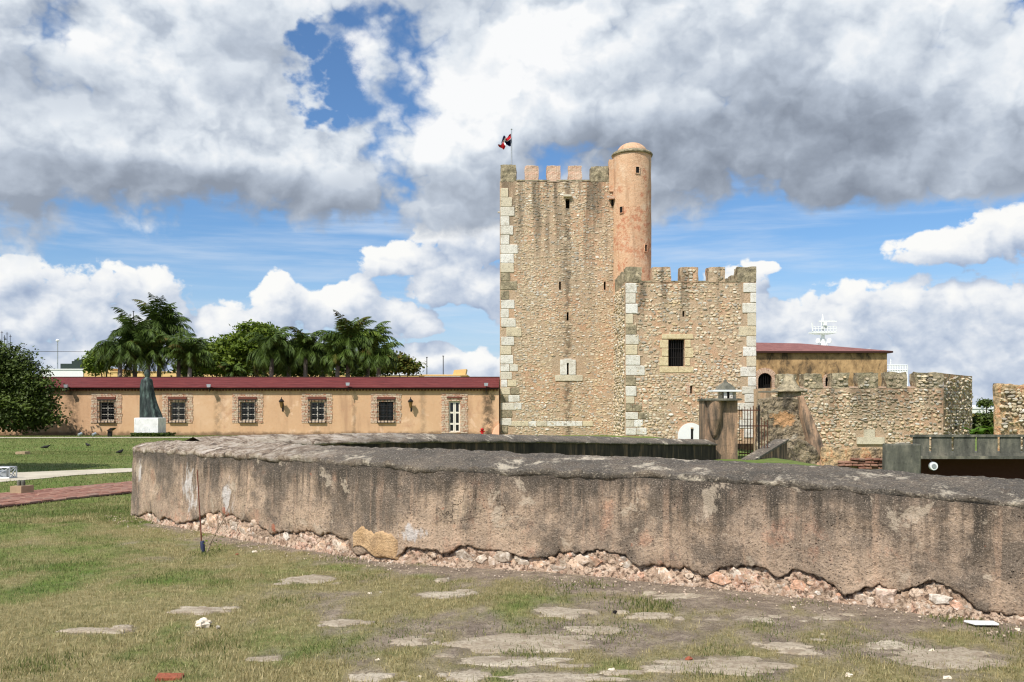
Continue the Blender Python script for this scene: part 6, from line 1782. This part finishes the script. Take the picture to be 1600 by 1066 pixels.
def banana(px, py0, py1, d, n, seed, label):
    rnd = random.Random(seed); x, z0 = X(px, d), Z(py1, d); h = Z(py0, d) - z0
    root = thing('banana_plant', (x, d, z0), label, 'plant', 'banana plants by the sea wall')
    k = MB(); k.tube([(x, d, z0 - .9), (x, d, z0 + h * .3)], [.12, .07], 8); k.build('stem', M['banana'], root)
    for f in range(n):
        az = 2 * math.pi * f / n + rnd.uniform(-.3, .3); e = R(rnd.uniform(45, 80)); L = h * rnd.uniform(.8, 1.1); V = []; m = 9
        p = Vector((x, d, z0 + h * .15)); hv = Vector((math.cos(az), math.sin(az) * .6, 0)); sd = Vector((-hv.y, hv.x, 0)).normalized()
        for i in range(m):
            t = i / (m - 1); w = .17 * math.sin(math.pi * min(1, .08 + t * .92)) ** .7
            V += [p - sd * w + ZUP * .03, p - ZUP * .02, p + sd * w + ZUP * .03]
            p = p + (hv * math.cos(e) + ZUP * math.sin(e)) * L / m; e -= R(11)
        np_mesh('leaf', np.array([tuple(v) for v in V]), grid_faces(m, 3), M['banana'], root, True)
banana(1519, 658, 684, 52, 6, 1, 'light green banana plant at the foot of the return wall')
banana(1533, 662, 684, 51, 6, 2, 'light green banana plant under the dark round bush')
banana(1552, 656, 684, 51.5, 7, 3, 'tall banana plant against the broken sea wall')

# ------------------------------------------------------------------ town behind
def town():
    D = 98.
    def block(name, label, px0, px1, py, mat, dep=8., extra=None, cope=None):
        root = thing(name, (X((px0 + px1) / 2, D), D, -.5), label, 'building')
        k = MB(); k.box(X(px0, D), X(px1, D), D, D + dep, -1, Z(py, D)); k.build('wall', M[mat], root)
        k = MB(); k.box(X(px0, D) - .06, X(px1, D) + .06, D - .08, D + dep, Z(py, D) + .002, Z(py - 1.6, D)); k.build('coping', M[cope or mat], root)
        return root
    a = block('white_house', 'white flat roofed house beyond the red roof, right of the dark tree', 60, 130, 578, 'offwhite')
    k = MB(); k.box(X(80, D), X(104, D), D + 2, D + 4, Z(578, D), Z(567, D)); k.build('roof_shed', M['tank'], a)
    t = thing('water_tank', (X(113, D), D + 2, Z(576, D)), 'dark green square water tank on the white flat roof', 'tank')
    k = MB(); k.box(X(105, D), X(121, D), D + 1, D + 2.4, Z(576, D), Z(563.5, D)); k.build('body', M['tank'], t)
    k = MB(); k.box(X(109, D), X(120.5, D), D + 1.02, D + 2.3, Z(563.5, D), Z(561, D)); k.build('lid', M['tank'], t)
    block('ochre_house', 'ochre walled house behind the palm trunks', 131.5, 172, 577, 'yellow')
    block('ochre_row', 'long ochre garden wall behind the palms and the statue', 173, 560, 582, 'yellow', 5.)
    block('white_terrace', 'low white parapet house right of the palms', 561, 655, 586.5, 'yellow', 6., None, 'offwhite')
    b = block('ochre_terrace', 'ochre parapet with raised block beside the keep', 656, 729, 587, 'yellow', 6.)
    k = MB(); k.hexa([(X(707, D), D + .5, Z(586, D)), (X(726.5, D), D + .5, Z(586, D)), (X(726.5, D), D + 3, Z(586, D)), (X(707, D), D + 3, Z(586, D)), (X(709, D), D + .5, Z(578, D)), (X(728.5, D), D + .5, Z(576.5, D)), (X(728.5, D), D + 3, Z(576.5, D)), (X(709, D), D + 3, Z(578, D))]); k.build('raised_block', M['yellow'], b)
    k = MB(); k.box(X(664, D), X(720, D), D - .5, D - .1, Z(590.5, D), Z(588.5, D)); k.build('canopy', M['offwhite'], b)
    for px, y0, y1, r, lab in ((667, 558, 588, .06, 'thin dark mast left of the pair over the ochre parapet'), (692.5, 556, 588, .06, 'thin dark mast right of the pair over the ochre parapet'), (208.5, 486, 540, .05, 'thin aerial rising behind the palms')):
        t = thing('mast', (X(px, D + 3), D + 3, Z(y1, D + 3)), lab, 'mast')
        k = MB(); k.tube([(X(px, D + 3), D + 3, -.5), (X(px, D + 3), D + 3, Z(y0, D + 3))], [r, r * .8], 6); k.build('pole', M['iron'], t)
        k = MB(); k.box(X(px, D + 3) - .1, X(px, D + 3) + .1, D + 2.95, D + 3.05, Z(y0 + 1, D + 3), Z(y0, D + 3)); k.build('tip', M['iron'], t)
    t = thing('street_lamp', (X(90, 104), 104, -.5), 'tall thin street lamp with white head over the white house', 'street lamp')
    x = X(90, 104); k = MB(); k.tube([(x, 104, -.5), (x, 104, Z(533, 104))], [.09, .06], 8); k.build('pole', M['steel'], t)
    k = MB(); k.lathe(x, 104, [(.05, Z(534, 104)), (.2, Z(533, 104)), (.22, Z(531.5, 104)), (.08, Z(530, 104))], 10); k.build('head', M['white'], t)
    t = thing('aerial_cluster', (X(8, 100), 100, -.5), 'cluster of rooftop aerials behind the top of the dark tree', 'aerials')
    for px, y0 in ((3, 517), (7, 524), (11, 519), (16, 523)): k = MB(); k.tube([(X(px, 100), 100, 0), (X(px, 100), 100, Z(y0, 100))], [.05, .03], 5); k.bar((X(px - 2, 100), 100, Z(y0 + 3, 100)), (X(px + 2, 100), 100, Z(y0 + 3, 100)), .03, 4); k.build('aerial', M['iron'], t)
    w = thing('overhead_cable', (X(140, 103), 103, Z(549, 103)), 'thin overhead cable left of the palms', 'cable')
    k = MB(); k.tube([(X(-60, 103), 103, Z(548, 103)), (X(90, 103), 103, Z(549.5, 103)), (X(230, 103), 103, Z(550.5, 103))], [.025] * 3, 5); k.build('wire', M['iron'], w)
    # across the river
    D2 = 200.
    r = thing('riverside_block', (X(1540, D2), D2, -3), 'long white and ochre block across the river, seen past the battlements', 'building')
    k = MB(); k.box(X(1470, D2), X(1640, D2), D2, D2 + 14, -4, Z(646, D2)); k.build('wall', M['yellow'], r)
    k = MB(); k.box(X(1468, D2), X(1642, D2), D2 - .8, D2 + 14, Z(646, D2) + .002, Z(636.5, D2)); k.build('white_storey', M['offwhite'], r)
    k = MB(); k.box(X(1500, D2), X(1528, D2), D2 + 1, D2 + 10, Z(636.5, D2) + .002, Z(633, D2)); k.build('roof_block', M['offwhite'], r)
    k = MB(); k.box(X(1467, D2), X(1643, D2), D2 - .9, D2 - .81, Z(639.6, D2), Z(638.8, D2)); k.build('parapet_line', M['steel'], r)
    for i in range(10):
        k = MB(); x = X(1476 + i * 16, D2); k.box(x, x + 1.1, D2 - .06, D2 + .1, Z(662, D2), Z(650, D2)); k.build('window', M['glass'], r)
town()

# ------------------------------------------------------------------ statue
def statue():
    D = 58.6
    root = thing('statue', (X(229, D), D, -.26), 'green bronze statue of a robed figure on a white marble pedestal', 'statue')
    prof = [(653.5, 215, 248.5), (648, 215, 247), (640, 215.2, 243.8), (630, 215.3, 240.6), (620, 215.6, 238.2), (610, 215.8, 236.4), (603, 216, 235.4), (598, 216.4, 234.6), (594.5, 216.8, 234.2), (592.4, 217.8, 233.2), (591, 220.2, 230.8), (589.6, 222.8, 228.6), (588, 222.3, 229.2), (585.5, 221.8, 229.5), (582.5, 221.7, 229.2), (579.8, 222.4, 228.6), (578, 223.6, 227.6), (577, 225, 226.6)]
    py = np.linspace(653.5, 577, 80); P_ = np.array(prof)
    l = np.interp(py, P_[::-1, 0], P_[::-1, 1]) if False else np.interp(-py, -P_[:, 0], P_[:, 1]); r = np.interp(-py, -P_[:, 0], P_[:, 2])
    n = 56; V = []
    for i in range(80):
        cx = X((l[i] + r[i]) / 2, D); rx = (r[i] - l[i]) / 2 * D / F; z = Z(py[i], D)
        ry = min(rx * .85, .52) if py[i] > 591 else rx * 1.1
        for k in range(n):
            t = 2 * math.pi * k / n
            f = 0
            if py[i] > 592:
                w = sstep(592, 606, py[i])
                f = w * (.075 * math.sin(7 * t + 1.2 + (653 - py[i]) * .02) + .035 * math.sin(15 * t + .6) + .03 * math.sin(3 * t + py[i] * .05))
                # crossed arms and the edge of the cloak
                f += .12 * math.exp(-((py[i] - 606) / 5) ** 2) * max(0, math.cos(t + math.pi / 2)) ** 3
            else:
                f = .10 * math.exp(-((py[i] - 584.5) / 1.2) ** 2) * max(0, math.cos(t + math.pi / 2)) ** 12 - .05 * math.exp(-((py[i] - 583) / .8) ** 2) * max(0, math.cos(t + math.pi / 2)) ** 3
            V.append((cx + rx * (1 + f) * math.cos(t), D + .42 + ry * (1 + f) * math.sin(t), z))
    i = np.arange(79)[:, None] * n + np.arange(n)[None]; j = np.arange(79)[:, None] * n + (np.arange(n)[None] + 1) % n
    np_mesh('figure', np.array(V), np.stack([i, j, j + n, i + n], -1).reshape(-1, 4), M['bronze'], root, True)
    x0, x1 = X(209.5, 58), X(247, 58); z1 = Z(653, 58)
    k = MB(); b = .03
    k.hexa([(x0, 58, -.4), (x1, 58, -.4), (x1, 59.3, -.4), (x0, 59.3, -.4), (x0, 58, z1 - b), (x1, 58, z1 - b), (x1, 59.3, z1 - b), (x0, 59.3, z1 - b)])
    k.hexa([(x0, 58, z1 - b), (x1, 58, z1 - b), (x1, 59.3, z1 - b), (x0, 59.3, z1 - b), (x0 + b, 58 + b, z1), (x1 - b, 58 + b, z1), (x1 - b, 59.3 - b, z1), (x0 + b, 59.3 - b, z1)])
    k.build('pedestal', M['marble'], root)
    h = thing('clipped_hedge', (X(231, 57.6), 57.6, -.25), 'low clipped hedge round the foot of the statue pedestal', 'hedge')
    rng = np.random.default_rng(3); m = 3800
    x = rng.uniform(X(204.5, 57.4), X(259, 58), m); s_ = rng.random(m)
    yy = np.where(s_ < .6, rng.uniform(57.35, 57.9, m), rng.uniform(57.4, 59.8, m)); side = (x < x0 - .02) | (x > x1 + .02) | (yy < 57.93)
    C = np.stack([x, yy, -.27 + rng.random(m) ** .7 * .24], 1)[side]
    N = rng.normal(size=C.shape); N /= np.linalg.norm(N, axis=1)[:, None]
    V, Fc = leaf_quads(rng, C, N, .08); np_mesh('foliage', V, Fc, M['leaf_dark'], h)
statue()

# ------------------------------------------------------------------ small things on the lawn and along the wall
def small():
    rnd = random.Random(77)
    g = gp(171, 682.5)
    t = thing('information_stand', g, 'black slanted information stand on the lawn left of the statue', 'sign')
    x, y, z = g; k = MB()
    k.hexa([(x - .14, y, z - .05), (x + .08, y, z - .05), (x + .08, y + .2, z - .05), (x - .14, y + .2, z - .05), (x - .12, y, z + .36), (x + .12, y, z + .36), (x + .12, y + .2, z + .36), (x - .12, y + .2, z + .36)]); k.build('post', M['iron'], t)
    k = MB(); k.hexa([(x - .16, y - .1, z + .37), (x + .05, y - .1, z + .37), (x + .05, y + .4, z + .37), (x - .16, y + .4, z + .37), (x + .10, y - .1, z + .56), (x + .31, y - .1, z + .56), (x + .31, y + .4, z + .56), (x + .10, y + .4, z + .56)]); k.build('panel', M['iron'], t)
    for px, lab in ((125, 'left of the two small grey ground spotlights on the lawn'), (147, 'right of the two small grey ground spotlights, near the information stand')):
        g = gp(px, 682.3); t = thing('ground_spotlight', g, lab, 'spotlight', 'spotlights in front of the statue'); x, y, z = g
        k = MB(); k.bar((x, y, z - .05), (x, y, z + .08), .03, 6); k.build('stake', M['iron'], t)
        k = MB(); k.bar((x - .07, y - .09, z + .1), (x + .07, y + .1, z + .2), .09, 12); k.build('head', M['steel'], t)
    g = gp(35, 710); x, y, z = g
    t = thing('stone_block', g, 'flat pale stone block lying alone on the lawn', 'stone')
    k = MB(); k.hexa([(x - .22, y - .12, z - .04), (x + .16, y - .12, z - .04), (x + .22, y + .14, z - .04), (x - .16, y + .14, z - .04), (x - .20, y - .11, z + .10), (x + .15, y - .11, z + .105), (x + .205, y + .13, z + .11), (x - .15, y + .13, z + .10)]); k.build('block', M['concrete'], t)
    # birds on the grass
    for i, (px, py, rz, lab) in enumerate(((72, 703, .4, 'small dark bird on the lawn nearer the stone block'), (137, 699.5, 2.6, 'small dark bird on the lawn below the information stand'), (188, 711, 1.2, 'small dark bird on the lawn nearest the end of the parapet wall'))):
        b = gp(px, py); t = thing('bird', b, lab, 'bird', 'birds on the lawn')
        ca, sa = math.cos(rz), math.sin(rz)
        W = lambda u, v, w: Vector((b.x + ca * u - sa * v, b.y + sa * u + ca * v, b.z + w))
        k = MB(); k.tube([W(-.21, 0, .10), W(-.12, 0, .115), W(-.05, 0, .12), (W(.03, 0, .13)), W(.08, 0, .155), W(.105, 0, .18), W(.135, 0, .182), W(.165, 0, .172)], [.012, .032, .055, .058, .036, .032, .02, .004], 8); k.build('body', M['bird'], t, True)
        for s_ in (-1, 1): k = MB(); k.bar(W(0, s_ * .022, .09), W(.005, s_ * .025, -.01), .006, 5); k.build('leg', M['lintel'], t)
        k = MB(); k.add([W(-.09, .05, .14), W(.04, .055, .14), W(-.17, .10, .12), W(-.09, -.05, .14), W(.04, -.055, .14), W(-.17, -.10, .12)], [(0, 1, 2), (3, 5, 4)]); k.build('wings', M['bird'], t)
    # concrete block with two bollard knobs
    g = gp(29, 774); x, y, z = g
    t = thing('fixture_block', g, 'square concrete block with two grey knobs beside the brick path', 'block')
    k = MB(); k.hexa([(x - .17, y, z - .05), (x + .06, y - .02, z - .05), (x + .19, y + .2, z - .05), (x - .05, y + .24, z - .05), (x - .165, y, z + .175), (x + .06, y - .015, z + .175), (x + .185, y + .2, z + .18), (x - .05, y + .24, z + .18)]); k.build('block', M['concrete'], t)
    for dx in (-.045, .035): k = MB(); k.lathe(x + dx, y + .1, [(.036, z + .178), (.038, z + .24), (.03, z + .275), (.01, z + .285)], 12); k.build('knob', M['sooty'], t, True)
    g = gp(5, 748.5); x, y, z = g
    t = thing('lamp_cage', g, 'pale grey metal lamp cage on the concrete path', 'lamp cage')
    w, h = .30, .27; k = MB(); c = [(x - w, y), (x + .15, y), (x + .15, y + .3), (x - w, y + .3)]
    for i in range(4):
        a, b_ = c[i], c[(i + 1) % 4]
        k.bar((*a, z), (*a, z + h), .018, 5)
        for zz in (z + .02, z + h): k.bar((*a, zz), (*b_, zz), .016, 5)
        k.bar((*a, z), (*b_, z + h), .010, 5); k.bar((*b_, z), (*a, z + h), .010, 5)
    k.build('frame', M['steel'], t)
    k = MB(); k.box(x - w + .12, x + .03, y + .08, y + .22, z + .004, z + .2); k.build('lamp', M['steel'], t)
    # rod with blue sleeve, and a dry sapling
    g = gp(316, 862); x, y, z = g; s_ = y / F
    t = thing('metal_rod', g, 'thin rusty rod in a dark blue sleeve stuck in the turf', 'rod')
    top = Vector((X(302.5, y), y + .12, Z(735, y)))
    k = MB(); k.tube([Vector((x, y, z - .1)), Vector((x - .02, y + .02, z + .2)), top], [.009, .008, .006], 7); k.build('rod', M['lintel'], t)
    k = MB(); a = Vector((x + .012, y, z - .04)); b_ = a.lerp(top, .165); k.tube([a, a.lerp(b_, .15), a.lerp(b_, .9), b_], [.020, .026, .026, .018], 10); k.build('sleeve', M['blue'], t, True)
    g = gp(322, 863); x, y, z = g
    t = thing('dry_sapling', g, 'leafless dry sapling beside the rod', 'sapling')
    def Q(px, py, dy=0.): return Vector((X(px, y + dy), y + dy, Z(py, y + dy)))
    base = Vector((x, y, z - .03))
    k = MB(); k.tube([base, Q(333, 840, .05), Q(349, 812, .1), Q(358, 790, .12), Q(364, 765, .1)], [.012, .009, .007, .005, .003], 6); k.build('stem', M['twig'], t)
    for pts in ([Q(327, 852), Q(340, 828, -.03), Q(341, 800, -.05), Q(339, 778, -.05)], [Q(349, 812, .1), Q(345, 790, .08), Q(348, 776, .06)], [Q(339, 785, -.05), Q(352, 777, -.02)], [Q(352, 803, .1), Q(360, 800, .12), Q(366, 790, .1)]):
        k = MB(); k.tube(pts, [.006] + [.004] * (len(pts) - 2) + [.002], 5); k.build('branch', M['twig'], t)
    rng = np.random.default_rng(9); C = np.array([tuple(Q(rnd.uniform(316, 352), rnd.uniform(835, 866), rnd.uniform(-.05, .1))) for _ in range(40)]); N = rng.normal(size=C.shape); N /= np.linalg.norm(N, axis=1)[:, None]
    V, Fc = leaf_quads(rng, C, N, .02); np_mesh('leaves', V, Fc, M['leaf_mid'], t)
    # loose stones, brick, board
    def rock(px, py, size, mat, name, lab, cat, seed, flat=.7, group=None):
        b = gp(px, py); rr = random.Random(seed); rng = np.random.default_rng(seed)
        k = MB(); nn, mm = 12, 8; vs = []
        for i in range(mm + 1):
            ph = -math.pi / 2 + math.pi * i / mm
            for j in range(nn):
                th = 2 * math.pi * j / nn; v = Vector((math.cos(ph) * math.cos(th), math.cos(ph) * math.sin(th), math.sin(ph)))
                f = 1 + .7 * mnoise.noise(v * 1.6 + Vector((seed * 3.7, 0, 0))) + .25 * mnoise.noise(v * 4 + Vector((0, seed, 0)))
                vs.append((b.x + v.x * f * size, b.y + v.y * f * size * .8, b.z + size * flat * .5 + v.z * f * size * flat))
        fs = [(i * nn + j, i * nn + (j + 1) % nn, (i + 1) * nn + (j + 1) % nn, (i + 1) * nn + j) for i in range(mm) for j in range(nn)]
        o = k.add(vs, fs).build(name, M[mat]); tag(o, lab, cat, group, 'thing'); return o
    rock(318, 978, .056, 'whiterock', 'loose_stone', 'largest white loose stone on the dry grass, below the rod', 'stone', 3)
    rock(340, 981, .016, 'greyrock', 'loose_stone', 'small grey stone just beside the large white one', 'stone', 4)
    for i, (px, py, s_, m_, lab) in enumerate(((578, 929, .022, 'whiterock', 'small white stone in front of the cement repair'), (594, 927, .016, 'greyrock', 'small grey stone right of the white one before the cement repair'), (590, 1034, .020, 'whiterock', 'bright white pebble on the turf left of the big slabs'), (656, 1060, .018, 'whiterock', 'white pebble at the bottom edge near the square slab'),
                                          (955, 1049, .022, 'whiterock', 'white pebble on the wide slab near the bottom edge'), (1286, 994, .018, 'whiterock', 'white pebble on bare soil left of the white board'), (1326, 1057, .022, 'whiterock', 'white pebble at the bottom edge right of the middle'), (1480, 1062, .024, 'whiterock', 'white stone at the bottom edge below the large right slab'),
                                          (1076, 1032, .024, 'brick', 'round orange brick fragment on the slab near the bottom'), (961, 957, .018, 'iron', 'small dark stone in the middle of the turf'), (1456, 1018, .018, 'whiterock', 'pale pebble on the upper edge of the large right slab'), (398, 864, .03, 'whiterock', 'pale flat stone lying by the foot of the wall right of the rod'), (370, 867, .018, 'brick', 'orange stone chip right of the sapling'), (1590, 985, .02, 'whiterock', 'pale stone by the right frame edge'), (700, 905, .016, 'greyrock', 'grey pebble near the slab under the wall'), (1240, 950, .015, 'whiterock', 'tiny white pebble close to the wall foot'))):
        rock(px, py, s_, m_, 'pebble', lab, 'pebble', 20 + i, .6, 'loose pebbles on the turf')
    g = gp(265, 1062); t = thing('loose_brick', g, 'worn orange brick half sunk in the turf at the bottom edge', 'brick')
    br = link('body', worn_cube('brick_body', M['brick'], .06, 8), t, (g.x, g.y, g.z - .002), (.155, .085, .06), (.08, .06, .16))
    g = gp(1537, 979); t = thing('white_board', g, 'thin white board lying on the ground at the foot of the wall', 'board')
    x, y, z = g; k = MB(); zz = z + .018
    pts = [(x - .115, y + .075), (x - .08, y - .03), (x + .10, y - .035), (x + .105, y + .06)]
    k.add([(a, b_, zz) for a, b_ in pts] + [(a, b_, zz + .012) for a, b_ in pts], [(3, 2, 1, 0), (4, 5, 6, 7), (0, 1, 5, 4), (1, 2, 6, 5), (2, 3, 7, 6), (3, 0, 4, 7)]); k.build('sheet', M['white'], t)
    # weeds at the foot of the wall
small()
